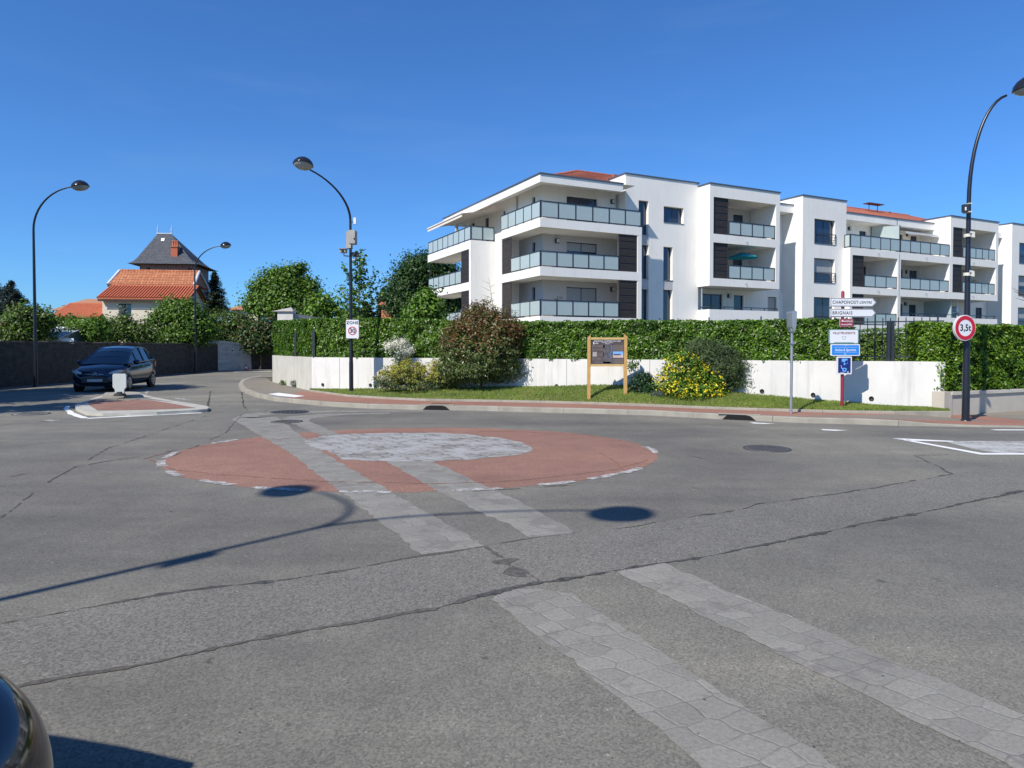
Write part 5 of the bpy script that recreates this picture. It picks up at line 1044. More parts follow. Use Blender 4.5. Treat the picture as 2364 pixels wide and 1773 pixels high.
b = MB(); b.tube([(0, 0, 0), (0, 0, 2.0)], .03, 8); obj('pole', b, white_p, t); b = MB(); b.lathe([(.03, .95), (.14, 1.1), (.08, 1.6), (.02, 2.0)], 10); obj('canopy', b, mat('white_cloth', (.7, .7, .7), .8), t)
b = MB(); b.box((-.6, -.02, .95), (.0, .02, .99)); obj('arm', b, white_p, t)

# ------------------------------------------------------------------ left side: stone wall, block wall, houses
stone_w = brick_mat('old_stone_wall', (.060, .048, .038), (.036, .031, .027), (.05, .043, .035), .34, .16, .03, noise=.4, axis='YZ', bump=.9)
SX = -20.5
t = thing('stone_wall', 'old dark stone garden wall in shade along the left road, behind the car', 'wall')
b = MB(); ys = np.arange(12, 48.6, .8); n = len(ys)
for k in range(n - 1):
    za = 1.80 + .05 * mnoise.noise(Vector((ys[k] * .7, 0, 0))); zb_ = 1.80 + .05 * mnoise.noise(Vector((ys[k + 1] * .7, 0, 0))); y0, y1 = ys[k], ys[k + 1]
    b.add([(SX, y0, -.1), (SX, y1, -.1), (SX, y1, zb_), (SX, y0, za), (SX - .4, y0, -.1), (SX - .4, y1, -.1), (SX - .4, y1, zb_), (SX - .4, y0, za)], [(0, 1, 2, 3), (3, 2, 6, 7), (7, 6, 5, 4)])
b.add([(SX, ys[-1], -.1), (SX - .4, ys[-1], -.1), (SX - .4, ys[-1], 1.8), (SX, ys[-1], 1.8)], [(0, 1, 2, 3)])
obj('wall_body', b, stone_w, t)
b = MB()
for k in range(n - 1):
    z = 1.84 + .05 * mnoise.noise(Vector((ys[k] * .7, 0, 0))); b.box((SX - .43, ys[k] + .01, z - .03), (SX + .03, ys[k + 1] - .01, z + .04))
obj('cap', b, mat('old_cap', (.09, .075, .06), .9, var=.3, scale=4, bump=.6), t)
# block wall at the end
blockm = brick_mat('concrete_block', (.52, .51, .48), (.42, .41, .39), (.48, .47, .45), .5, .2, .01, noise=.2, axis='XZ')
a, c = g(500, 856), g(577, 853.5); a.z = c.z = 0; c.y = a.y + 2.6
t = thing('block_wall', 'bare grey concrete block wall with sloping pale cap behind the stone wall', 'wall', a, math.atan2(c.y - a.y, c.x - a.x))
Lb = (c - a).length; b = MB(); b.add([(-1.5, 0, 0), (Lb, 0, 0), (Lb, 0, 1.75), (-1.5, 0, 2.2), (-1.5, .2, 0), (Lb, .2, 0), (Lb, .2, 1.75), (-1.5, .2, 2.2)], [(0, 1, 2, 3), (3, 2, 6, 7), (1, 5, 6, 2), (7, 6, 5, 4)]); obj('wall_body', b, blockm, t)
b = MB(); b.add([(-1.5, -.04, 2.2), (Lb + .04, -.04, 1.75), (Lb + .04, -.04, 1.83), (-1.5, -.04, 2.28), (-1.5, .24, 2.2), (Lb + .04, .24, 1.75), (Lb + .04, .24, 1.83), (-1.5, .24, 2.28)], [(0, 1, 2, 3), (3, 2, 6, 7), (1, 5, 6, 2)]); obj('cap', b, mat('pale_cap', (.6, .6, .57), .8), t)
t = thing('stone_wall', 'short dark wall under the overhanging bush at the end of the side road', 'wall')
b = MB(); b.add([(c.x + .02, c.y, 0), (c.x + 4.2, c.y + 2.5, 0), (c.x + 4.2, c.y + 2.5, 1.7), (c.x + .02, c.y, 1.7), (c.x, c.y + .3, 0), (c.x + 4.2, c.y + 2.8, 0), (c.x + 4.2, c.y + 2.8, 1.7), (c.x, c.y + .3, 1.7)], [(0, 1, 2, 3), (3, 2, 6, 7), (7, 6, 5, 4)]); obj('wall_body', b, mat('dark_rubble', (.05, .045, .04), .95, var=.4, scale=4, bump=.8, bscale=8), t)
sheet('pale_kerb_strip', gp([(528, 857), (560, 854.5), (600, 855.5), (628, 857), (628, 859.5), (565, 859), (545, 861)]), .012, kerb_m)
p = g(568, 855.5); t = thing('traffic_cone', 'small orange traffic cone with a white band beside the block wall', 'traffic cone', p)
b = MB(); b.box((-.15, -.15, 0), (.15, .15, .03)); b.lathe([(.12, .03), (.085, .16)], 14); b.lathe([(.06, .27), (.022, .47), (0, .47)], 14); obj('cone_body', b, mat('cone_orange', (.75, .10, .03), .5), t)
b = MB(); b.lathe([(.085, .16), (.06, .27)], 14); obj('reflective_band', b, white_p, t)

def rooftiles(b, P4, n_, r=.07):
    """P4: eave a, eave b, ridge b, ridge a; rolls run up the slope"""
    a, c, d_, e = [Vector(p) for p in P4]
    for k in range(n_ + 1):
        q = k / n_; b.tube([a.lerp(c, q) + Vector((0, 0, .02)), e.lerp(d_, q) + Vector((0, 0, .02))], r, 5, caps=False)
HR = R(7)
ho = at(237, 760, 60.); ho.z = 0
def hl(px, py, dy):   # pixel at depth row dy in house axes -> local
    r_ = ray(px, py); cs, sn = math.cos(HR), math.sin(HR); nx, ny = -sn, cs
    k = (dy - ((EYEV.x - ho.x) * nx + (EYEV.y - ho.y) * ny)) / (r_.x * nx + r_.y * ny); P = EYEV + r_ * k - ho
    return Vector((P.x * cs + P.y * sn, dy, P.z))
t = thing('villa', 'old villa with slate tower roof, orange tiled roofs and a cream gable wing', 'house', ho, HR)
cream = mat('cream_house_wall', (.66, .585, .45), .9, var=.05); red_t = mat('bright_red_tile', (.42, .115, .05), .8, var=.2, scale=6); old_t = brick_mat('orange_flat_tile', (.50, .19, .075), (.38, .13, .05), (.22, .08, .04), .28, .30, .03, noise=.3, axis='XZ'); slate = brick_mat('slate', (.085, .092, .105), (.065, .07, .082), (.04, .043, .05), .3, .18, .02, noise=.25, axis='XZ'); dark_wood = mat('dark_eaves', (.05, .035, .03), .8)
e0 = hl(225, 687, -.5); e1 = hl(436, 685, -.5); r0_ = hl(262, 660, 2.3); r1_ = hl(451, 661, 2.3); ez, rz_ = e0.z, r0_.z
x0, x1 = 0, hl(363, 700, 0).x; x2 = hl(433, 700, 0).x
b = MB(); wx = (hl(275, 700, 0).x, hl(303, 700, 0).x); wz = (hl(290, 730, 0).z, hl(290, 701, 0).z)
b.plate('u', 0, .3, x0, x2, 0, ez - .05, [(wx[0], wx[1], wz[0], wz[1])]); b.plate('w', x0, x0 + .3, .3, 4.1, 0, ez - .05)
b.add([(x2, 0, 0), (x2, 4.1, 0), (x2, 4.1, ez - .05), (x2, 2.0, rz_ - .05), (x2, 0, ez - .05)], [(0, 1, 2, 3, 4)])
obj('wall', b, cream, t)
b = MB(); b.plate('u', .22, .27, wx[0], wx[1], wz[0], wz[1]); f = obj('window', b, frame_m, t)
b = MB(); b.box((wx[0] + .5, .2, wz[0] + .06), (wx[1] - .08, .215, wz[1] - .06)); obj('pane', b, win_glass, f)
b = MB(); b.box((wx[0] - .02, -.05, wz[0]), (wx[0] + .35, -.003, wz[1])); obj('shutter', b, mat('shutter_dark', (.03, .05, .08), .6), t)
b = MB(); E0 = Vector((e0.x, -.5, ez)); E1 = Vector((x2 + .3, -.5, ez)); R0 = Vector((r0_.x, 2.0, rz_)); R1 = Vector((x2 + .3, 2.0, rz_)); K0 = Vector((e0.x, 4.5, ez)); K1 = Vector((x2 + .3, 4.5, ez))
b.add([E0, E1, R1, R0, K0, K1], [(0, 1, 2, 3), (3, 2, 5, 4), (0, 3, 4)]); b.add([E0 - Vector((0, 0, .12)), E1 - Vector((0, 0, .12)), E1, E0], [(0, 1, 2, 3)]); rooftiles(b, (E0, E1, R1, R0), 30, .09); b.tube([R0, R1], .13, 7); b.tube([E0, R0], .1, 6); obj('tile_roof', b, red_t, t)
b = MB(); b.add([E0 - Vector((0, -.02, .3)), E1 - Vector((0, -.02, .3)), E1 - Vector((0, 0, .13)), E0 - Vector((0, 0, .13))], [(0, 1, 2, 3)]); b.tube([E1 + Vector((.03, 0, -.05)), R1 + Vector((.03, 0, -.05)), K1 + Vector((.03, 0, -.05))], .09, 5); obj('gutter', b, dark_wood, t)
# upper house behind
q0 = hl(250, 655, 5.0); q1 = hl(447, 657, 5.0); s0 = hl(279, 624.5, 8.0); s1 = hl(445, 627, 8.0); uz, vz = q0.z, s0.z
UE0, UE1 = Vector((q0.x, 5.0, uz)), Vector((q1.x, 5.0, uz)); US0, US1 = Vector((s0.x, 8.0, vz)), Vector((q1.x - .5, 8.0, vz)); UK0, UK1 = Vector((q0.x, 10.2, uz)), Vector((q1.x - .2, 10.2, uz))
b = MB(); b.add([UE0, UE1, US1, US0, UK0, UK1], [(0, 1, 2, 3), (3, 2, 5, 4), (0, 3, 4), (1, 5, 2), (4, 5, 1, 0)]); b.tube([US0, US1], .14, 7); obj('tile_roof', b, old_t, t)
b = MB(); b.box((q0.x + .6, 5.6, 0), (q1.x - .6, 9.8, uz - .04)); obj('wall', b, mat('pinkish_wall', (.40, .28, .24), .9, var=.08), t)
b = MB(); b.tube([UE0 + Vector((-.05, 0, -.05)), US0 + Vector((-.1, 0, 0))], .14, 5); b.tube([UE1 + Vector((.05, 0, -.05)), US1 + Vector((.1, 0, 0)), UK1 + Vector((.05, 0, -.05))], .14, 5); obj('verge_board', b, mat('pale_board', (.55, .55, .58), .7), t)
b = MB(); b.tube([UE0 + Vector((0, -.06, -.16)), UE1 + Vector((0, -.06, -.16))], .15, 6); obj('gutter', b, dark_wood, t)
# tower
TD = 11.; v0 = hl(298, 607.5, TD); v1 = hl(457, 619, TD + .0); tz = v0.z; tcx = (v0.x + hl(440, 610, TD).x) / 2 + .3; hw_ = (hl(440, 610, TD).x - v0.x) / 2 + .5; tcy = TD + hw_
zt_ = hl(378, 540, tcy).z; ra, rb_ = hl(364, 540, tcy).x, hl(396, 540, tcy).x
b = MB(); rings_ = []
for q, f_ in ((0, 1.), (.035, .9), (.09, .80), (.2, .68), (1., 0.)):
    z = tz + (zt_ - tz) * q; xl, xr = tcx - hw_, tcx + hw_; cl, cr_ = ra, rb_; f2 = f_
    rings_.append([(cl + (xl - cl) * f2, tcy - hw_ * f2, z), (cr_ + (xr - cr_) * f2, tcy - hw_ * f2, z), (cr_ + (xr - cr_) * f2, tcy + hw_ * f2, z), (cl + (xl - cl) * f2, tcy + hw_ * f2, z)])
vs = [p for r_ in rings_ for p in r_]; b.add(vs, [(4 * i + k, 4 * i + (k + 1) % 4, 4 * i + 4 + (k + 1) % 4, 4 * i + 4 + k) for i in range(4) for k in range(4)] + [(3, 2, 1, 0)]); obj('slate_roof', b, slate, t)
b = MB(); b.box((tcx - hw_ * .75, tcy - hw_ * .75, 4), (tcx + hw_ * .75, tcy + hw_ * .75, tz - .003)); obj('tower_wall', b, mat('tower_pink', (.30, .20, .17), .9, var=.1), t)
for x in (-.55, .62): b = MB(); b.box((tcx + hw_ * x, tcy - hw_ * .755, tz - 1.4), (tcx + hw_ * x + .35, tcy - hw_ * .749, tz - .35)); obj('louvred_opening', b, dark_wood, t)
b = MB(); b.box((ra - .1, tcy - .08, zt_ - .02), (rb_ + .1, tcy + .08, zt_ + .1)); obj('ridge_cap', b, mat('pale_zinc', (.5, .52, .56), .5, .3), t)
for x in (ra, rb_): b = MB(); b.lathe([(.09, .1), (.05, .3), (.10, .45), (.03, .55), (.06, .65), (.012, .75), (.008, 1.0), (0, 1.0)], 8, Matrix.Translation((x, tcy, zt_))); obj('finial', b, MATS['pale_zinc'], t)
c0_, c1_ = hl(395, 601, tcy - hw_ * .62), hl(410, 571, tcy - hw_ * .62); b = MB(); b.box((c0_.x, tcy - hw_ * .64, c0_.z), (c1_.x, tcy - hw_ * .4, c1_.z)); ch = obj('chimney', b, mat('chimney_brick', (.42, .12, .06), .85, var=.2, scale=12), t)
b = MB(); b.box((c0_.x - .05, tcy - hw_ * .66, c1_.z), (c1_.x + .05, tcy - hw_ * .38, c1_.z + .1)); obj('cap', b, mat('chimney_cap', (.35, .14, .08), .8), ch)
for k in range(3): b = MB(); x = c0_.x + (c1_.x - c0_.x) * (.18 + .32 * k); b.lathe([(.12, 0), (.09, .6), (.11, .66), (0, .66)], 8, Matrix.Translation((x, tcy - hw_ * .52, c1_.z + .1))); obj('chimney_pot', b, mat('terracotta', (.50, .15, .07), .8), ch)
def roofwin(px, py, w2, h2):
    # a small skylight lying on the front slope
    f_ = .55; z = hl(px, py, tcy - hw_ * .45).z; q = 1 - (z - tz) / (zt_ - tz); dy = tcy - hw_ * q * .80; P = hl(px, py, dy); b = MB(); b.add([(P.x - w2, dy - .1, P.z - h2), (P.x + w2, dy - .1, P.z - h2), (P.x + w2, dy + h2 * .9 - .1, P.z + h2), (P.x - w2, dy + h2 * .9 - .1, P.z + h2)], [(0, 1, 2, 3)]); return b
obj('skylight', roofwin(377, 589, .28, .3), frame_m, t); obj('skylight', roofwin(376, 553, .16, .15), MATS['pale_zinc'], t)
# left wing with red roof
g0_, g1_ = hl(112, 735, -1.0), hl(236, 735, -1.0); h0_, h1_ = hl(163, 701.5, 2.4), hl(236, 702, 2.4)
b = MB(); Q = [Vector((g0_.x, -1, g0_.z)), Vector((-.02, -1, g0_.z)), Vector((-.02, 2.4, h0_.z)), Vector((h0_.x, 2.4, h0_.z)), Vector((g0_.x, 5.5, g0_.z)), Vector((-.02, 5.5, g0_.z))]
b.add(Q, [(0, 1, 2, 3), (3, 2, 5, 4), (0, 3, 4)]); 
for k in range(34):
    q = k / 33; a_ = Q[0].lerp(Q[1], q); dx = 1.0 if a_.x < Q[3].x else 0; 
    top_ = Vector((a_.x, 2.4, h0_.z)) if a_.x > Q[3].x else Q[0].lerp(Q[3], (a_.x - Q[0].x) / max(.01, Q[3].x - Q[0].x)); b.tube([a_ + Vector((0, 0, .02)), top_ + Vector((0, 0, .02))], .08, 5, caps=False)
b.tube([Q[3], Q[2]], .12, 6); b.tube([Q[0], Q[3]], .11, 6); obj('tile_roof', b, red_t, t)
b = MB(); b.box((g0_.x + .5, -.5, 0), (-.02, 5, g0_.z - .05)); obj('wall', b, cream, t)
# other houses
def small_house(lab, px0, px1, ye, yr, Y, roofm, wallm, inset=.25, dp=6, base_h=0):
    a_ = at(px0, ye, Y); c_ = at(px1, ye, Y); rr_ = at((px0 + px1) / 2, yr, Y + dp / 2); w_ = c_.x - a_.x; t = thing('house', lab, 'house', (a_.x, Y, 0), 0)
    ze, zr = a_.z, rr_.z; i_ = w_ * inset; b = MB(); b.add([(0, 0, ze), (w_, 0, ze), (w_ - i_, dp / 2, zr), (i_, dp / 2, zr), (0, dp, ze), (w_, dp, ze)], [(0, 1, 2, 3), (3, 2, 5, 4), (0, 3, 4), (1, 5, 2), (4, 5, 1, 0)]); obj('tile_roof', b, roofm, t)
    b = MB(); b.box((.5, .5, 0), (w_ - .5, dp - .5, ze - .01)); obj('wall', b, wallm, t)
    b = MB(); b.box((w_ * .42, .48, ze - 1.9), (w_ * .58, .499, ze - .7)); f = obj('window', b, frame_m, t); b = MB(); b.box((w_ * .43, .47, ze - 1.85), (w_ * .57, .479, ze - .75)); obj('pane', b, win_glass, f); return t
brown_t = mat('brown_roof_tile', (.33, .17, .095), .85, var=.2, scale=4); ochre = mat('ochre_wall', (.50, .20, .10), .9, var=.08)
small_house('low house with weathered brown hipped roof behind the red-roofed wing of the villa', 114, 300, 716, 690, 78, brown_t, ochre)
small_house('distant house with orange roof between the fir and the block wall', 522, 600, 715, 706, 105, mat('far_orange_tile', (.42, .15, .08), .85), cream, .15)
small_house('small orange house half hidden behind the dark tree left of the apartment block', 870, 960, 704, 692, 92, mat('far_red_tile', (.38, .12, .07), .85), ochre, .1)
small_house('orange tiled roof just visible at the far left edge behind the bushes', -60, 22, 754, 744, 50, mat('left_orange_tile', (.45, .14, .06), .85), cream, .2, 5)
# greenhouse
p = at(78, 795, 34.5); gx = at(150, 795, 34.5).x - p.x; t = thing('greenhouse', 'small white-framed glass greenhouse behind the stone wall at the left', 'greenhouse', (p.x, 34.5, 0))
zt2, zb2 = at(100, 757, 36).z, at(100, 780, 34.5).z; b = MB(); w_ = gx
b.add([(.3, 0, zb2), (w_ - .3, 0, zb2), (w_, 1.6, zt2), (0, 1.6, zt2), (0, 1.6, .3), (w_, 1.6, .3), (.3, 0, .3), (w_ - .3, 0, .3)], [(0, 1, 2, 3), (6, 7, 1, 0), (0, 3, 4, 6), (1, 7, 5, 2)]); obj('glazing', b, mat('greenhouse_glass', (.07, .10, .11), .12, var=.1, spec=.8), t)
b = MB(); b.tube([(0, 1.6, zt2), (w_, 1.6, zt2)], .06, 4)
for k in range(6): q = k / 5; b.tube([Vector((.3, 0, zb2)).lerp(Vector((w_ - .3, 0, zb2)), q), Vector((0, 1.6, zt2)).lerp(Vector((w_, 1.6, zt2)), q)], .025, 4); b.tube([(.3 + (w_ - .6) * q, 0, .3), (.3 + (w_ - .6) * q, 0, zb2)], .03, 4)
for q in (.33, .66): b.tube([Vector((.3, 0, zb2)).lerp(Vector((0, 1.6, zt2)), q), Vector((w_ - .3, 0, zb2)).lerp(Vector((w_, 1.6, zt2)), q)], .02, 4)
obj('frame', b, mat('pale_frame', (.6, .64, .66), .5), t)
b = MB(); x_ = at(103, 790, 34.4).x - p.x; b.box((x_, -.1, 1.7), (x_ + .72, -.06, at(100, 781, 34.4).z)); b.box((x_ + .76, -.1, 1.7), (x_ + 1.45, -.06, at(100, 781, 34.4).z)); obj('white_panel', b, white_p, t)
# rendered gate pillar above the hedge corner
PY = 34.; a_ = at(641, 812, PY); c_ = at(676, 719, PY); t = thing('gate_pillar', 'pale rendered pillar with tile cap rising behind the hedge corner', 'pillar', (a_.x, PY, 0), 0)
w_ = c_.x - a_.x; b = MB(); b.box((0, 0, 0), (w_, .5, c_.z)); obj('shaft', b, mat('pillar_render', (.60, .57, .52), .9, var=.1, streak=.4), t)
b = MB(); b.add([(-.25, -.1, c_.z + .002), (w_ + .05, -.1, c_.z + .002), (w_ + .05, .6, c_.z + .002), (-.25, .6, c_.z + .002), (w_ * .8, .25, c_.z + .22)], [(0, 1, 4), (1, 2, 4), (2, 3, 4), (3, 0, 4), (3, 2, 1, 0)]); obj('cap', b, mat('pillar_cap', (.35, .33, .31), .9), t)
b = MB(); b.add([(w_ + .01, .1, 0), (w_ + 3.0, 2.6, 0), (w_ + 3.0, 2.6, c_.z - .55), (w_ + .01, .1, c_.z - .1), (w_ + .01, .5, 0), (w_ + 3, 3, 0), (w_ + 3, 3, c_.z - .55), (w_ + .01, .5, c_.z - .1)], [(0, 1, 2, 3), (3, 2, 6, 7), (7, 6, 5, 4)]); obj('side_wall', b, MATS['pillar_cap'], t)

# ------------------------------------------------------------------ trees and shrubs
def lobe(px, py, rx, ry, Y, rd=None):
    """pixel centre and pixel radii at depth Y"""
    c_ = at(px, py, Y); k = Y / FPX; return (c_.x, c_.y, c_.z, rx * k, (rd if rd else rx) * k, ry * k)
def tree(name, lab, px, Y, lobes, m, ncl, per, cs, size, asp=.6, tr=.15, tm=None, group=None, zbase=0., inner=.55, cat='tree', extra=None):
    c_ = at(px, 700, Y); L2 = [lobe(*l[:4], Y + (l[4] if len(l) > 4 else 0)) for l in lobes]
    return plant(name, lab, cat, (c_.x, Y, zbase), L2, m, ncl, per, cs, size, asp, trunk=tr, trunkm=tm, group=group, inner=inner, extra=extra)
G1 = 'trees beyond the stone wall and hedge'
tree('broadleaf_tree', 'large round green tree in the middle distance behind the gate pillar', 665, 56, [(638, 655, 26, 36), (682, 640, 24, 34), (660, 672, 40, 36), (606, 672, 20, 24), (712, 684, 26, 32), (655, 706, 58, 28), (598, 702, 24, 20), (700, 715, 44, 26)], green_m, 330, 120, .40, .22, .75, .28, group=G1)
tree('broadleaf_tree', 'pale low spreading branches right of the large round tree', 768, 46, [(748, 700, 22, 20), (775, 715, 20, 18), (735, 720, 26, 16), (800, 728, 18, 10)], green_b, 90, 18, .32, .26, .7, .08, group=G1, inner=.2)
tree('dark_tree', 'dense dark green tree directly left of the apartment block', 975, 66, [(985, 640, 62, 52), (1020, 668, 50, 60), (950, 672, 46, 50), (925, 700, 34, 38), (985, 710, 70, 34)], green_d, 850, 60, .5, .26, .6, .3, group=G1)
tree('young_tree', 'bright green young tree in front of the lower left balconies', 984, 36, [(984, 705, 26, 24), (975, 722, 32, 18), (992, 686, 10, 18), (1004, 722, 18, 18)], green_b, 130, 26, .22, .2, .7, .06)
# sapling with upswept branches
def sapling(px, Y, tops, lab):
    c_ = at(px, 760, Y); t = thing('sapling', lab, 'tree', (c_.x, Y, 1.1)); b = MB(); P = []; Nn = []
    T = at(px + 3, 588, Y) - t.location; b.tube([(0, 0, 0), (T.x * .4, 0, T.z * .45), (T.x, 0, T.z)], [.05, .035, .01], 7)
    for (x, y, y0) in tops:
        e = at(x, y, Y + random.uniform(-.5, .5)) - t.location; s_ = at(px + 2, y0, Y) - t.location; m_ = s_.lerp(e, .55) + Vector((0, 0, -.12)); b.tube([s_, m_, e], [.018, .012, .005], 5)
        for q in np.linspace(.18, 1.05, 11):
            c = (s_.lerp(m_, q * 2) if q < .5 else m_.lerp(e, q * 2 - 1)); k = random.randint(4, 9)
            for _ in range(k): P.append(c + Vector(rng.normal(0, .075, 3))); Nn.append((0, 0, 1))
    for q in np.linspace(.5, 1, 12):
        for _ in range(12): P.append(Vector((T.x * q, 0, T.z * q)) + Vector(rng.normal(0, .09, 3))); Nn.append((0, 0, 1))
    obj('trunk', b, barkl, t); leafmesh('foliage', P, Nn, .12, .9, green_b, parent=t)
sapling(827, 27, [(835, 583, 660), (818, 604, 665), (792, 612, 650), (800, 630, 690), (842, 595, 640), (868, 628, 680), (880, 648, 700), (858, 655, 705), (790, 664, 700), (784, 676, 716), (870, 682, 720), (895, 664, 718), (858, 700, 730), (812, 690, 725), (845, 628, 672), (806, 650, 690)], 'thin young tree with upswept branches right of the zone 30 lamp post')
def conifer(lab, px, ytop, ybot, rpx, Y, m, n_=26, size=.28, zb_=0., name='conifer', droop=.25):
    c_ = at(px, 700, Y); k = Y / FPX; zt3 = at(px, ytop, Y).z; zb3 = at(px, ybot, Y).z; t = thing(name, lab, 'tree', (c_.x, Y, 0), 0, 'conifers in the background'); b = MB(); b.tube([(0, 0, 0), (0, 0, zt3 * .6), (0, 0, zt3)], [.2, .12, .02], 7); P = []; Nn = []; A_ = []
    for i in range(n_):
        q = i / (n_ - 1); z = zb3 + (zt3 - zb3) * q ** .9; L0 = rpx * k * (1 - q) ** .85 + .12
        for j in range(9 if q < .8 else 6):
            a_ = random.uniform(0, 2 * PI); L1 = L0 * random.uniform(.6, 1.12); e = Vector((math.cos(a_) * L1, math.sin(a_) * L1, z - L1 * droop * random.uniform(.3, 1.)))
            b.tube([(0, 0, z), e], [.03, .008], 4, caps=False)
            for s_ in np.linspace(.2, 1, max(3, int(L1 * 5))):
                c = Vector((0, 0, z)).lerp(e, s_)
                for _ in range(14): P.append(c + Vector(rng.normal(0, .09 + .07 * L1 * .3, 3)) * Vector((1, 1, .5)).length * .6); Nn.append((0, 0, 1)); A_.append((e.x, e.y, -.3))
    obj('trunk', b, bark, t); leafmesh('foliage', P, Nn, size, .3, m, axis=A_, parent=t)
conifer('slender dark fir standing right of the villa', 496, 631, 728, 36, 74, fir_m, size=.2)
conifer('broad blue-green cedar at the left edge, its nearer right half', 27, 652, 745, 46, 66, cedar_m, 24, .22, name='cedar_tree', droop=.02)
conifer('tall blue-green cedar cut by the left edge', -14, 640, 760, 46, 70, cedar_m, 24, .22, name='cedar_tree', droop=.02)
conifer('far spruce in the gap left of the dark tree', 884, 668, 745, 22, 95, fir_m, 20, .34)
conifer('low far spruce behind the sapling', 845, 700, 745, 30, 90, fir_m, 16, .34)
conifer('low far spruce behind the zone 30 lamp post', 815, 704, 745, 24, 84, fir_m, 14, .34)
GB = 'bushes behind the stone wall'
def bush(lab, px, Y, lobes, m, ncl, per=34, cs=.2, size=.16, zb_=0, asp=.5, tr=.05, group=GB, name='bush', extra=None, inner=.5): return tree(name, lab, px, Y, lobes, m, ncl, per, cs, size, asp, tr, None, group, zb_, inner, 'bush', extra)
bush('olive and brownish bush behind the stone wall under the cedar', 62, 34, [(60, 735, 40, 30), (90, 742, 28, 26), (35, 745, 28, 24), (110, 735, 14, 20), (20, 770, 30, 24), (75, 772, 50, 24)], green_m, 230, extra=(green_o, lambda P: .4 + .0 * P[:, 2]))
bush('mid green bush behind the greenhouse', 140, 40, [(130, 750, 34, 16), (165, 748, 28, 20), (110, 755, 24, 14), (190, 756, 20, 24)], green_m, 120)
bush('bright green bush spilling over the stone wall left of the car', 190, 36.5, [(190, 768, 34, 26), (168, 780, 20, 14), (222, 762, 26, 30), (205, 745, 16, 14)], green_b, 190)
bush('olive bush with small pale flowers above the car', 285, 40.5, [(262, 765, 32, 28), (305, 768, 36, 26), (285, 746, 26, 18), (335, 775, 24, 22), (240, 778, 24, 18)], green_m, 210, extra=(green_o, lambda P: .45 + 0 * P[:, 2]))
bush('small grey conifer-like shrub in front of the cream house wall', 284, 50, [(284, 722, 9, 22), (284, 745, 12, 12)], lav, 26, 26, .14, .14)
tree('broadleaf_tree', 'dense mid green tree hiding the right corner of the cream house', 425, 45, [(398, 708, 20, 20), (422, 722, 38, 28), (385, 748, 38, 34), (440, 755, 46, 36), (475, 765, 24, 30), (410, 780, 60, 16), (455, 725, 20, 20)], green_m, 420, 34, .26, .2, .55, .12, group=G1)
bush('dark green overgrown bush above the block wall', 540, 52.5, [(505, 750, 30, 34), (545, 752, 38, 32), (520, 772, 40, 22), (580, 768, 30, 28)], green_o, 230, 34, .28, .2, extra=(green_m, lambda P: .45 + 0 * P[:, 2]))
bush('dark brownish bush overhanging the end of the side road', 600, 50.5, [(590, 775, 34, 32), (620, 765, 28, 34), (560, 790, 26, 18), (615, 795, 28, 20), (640, 780, 14, 24)], green_d, 220, 34, .28, .2, extra=(dry, lambda P: .25 + 0 * P[:, 2]))
for k, (px, Y, r_) in enumerate(((700, 90, 30), (640, 85, 34), (585, 95, 26), (480, 98, 26), (180, 88, 40), (260, 92, 24), (60, 90, 46), (120, 86, 30), (-30, 80, 44))):
    pass
b = MB(); P = []; Nn = []
for k in range(260):
    px = random.uniform(-120, 900); Y = random.uniform(84, 120); c_ = at(px, 755, Y); h_ = random.uniform(1.5, 3.4) + (1.2 if px < 260 else 0) + mnoise.noise(Vector((px * .02, 0, 0))) * 1.5; n_ = 150
    o = rng.normal(0, 1, (n_, 3)); o /= np.linalg.norm(o, axis=1, keepdims=True); P.append(np.array([c_.x, Y, h_ * .7]) + o * np.array([2.6, 2, h_]) * rng.uniform(.75, 1.05, (n_, 1))); Nn.append(o)
P = np.vstack(P); Nn = np.vstack(Nn); k = P[:, 2] > 0; leafmesh('far_wood', P[k], Nn[k], .6, .7, [green_m, green_d, green_o], rng.integers(0, 3, k.sum()), kind='stuff', label='low line of far trees behind the houses', cat='wood')
# trees out of view at the left: their shade lies on the road
for (x, y, z, r_, n_, lab) in ((-20.6, 20.7, 7.2, 2.6, 620, 'tall leafy tree beyond the left edge whose shade covers the dark blue car'), (-20.2, 16.8, 5.2, 2.3, 420, 'leafy tree beyond the left edge shading the road along the stone wall'), (-16.0, 14.6, 5.0, 1.3, 70, 'slight tree beyond the left edge nearest the camera, casting broken shade')):
    L2 = [(x, y, z, r_, r_, r_ * .7), (x + r_ * .5, y + .8, z - .2, r_ * .7, r_ * .7, r_ * .5), (x - r_ * .5, y - r_ * .6, z, r_ * .8, r_ * .8, r_ * .6), (x + .2, y + r_ * .7, z + .3, r_ * .6, r_ * .6, r_ * .5)]
    plant('shade_tree', lab, 'tree', (x - 1.6, y, 0), L2, green_m, n_, 34, .24, .24, .65, trunk=.16, group='shade trees along the stone wall')
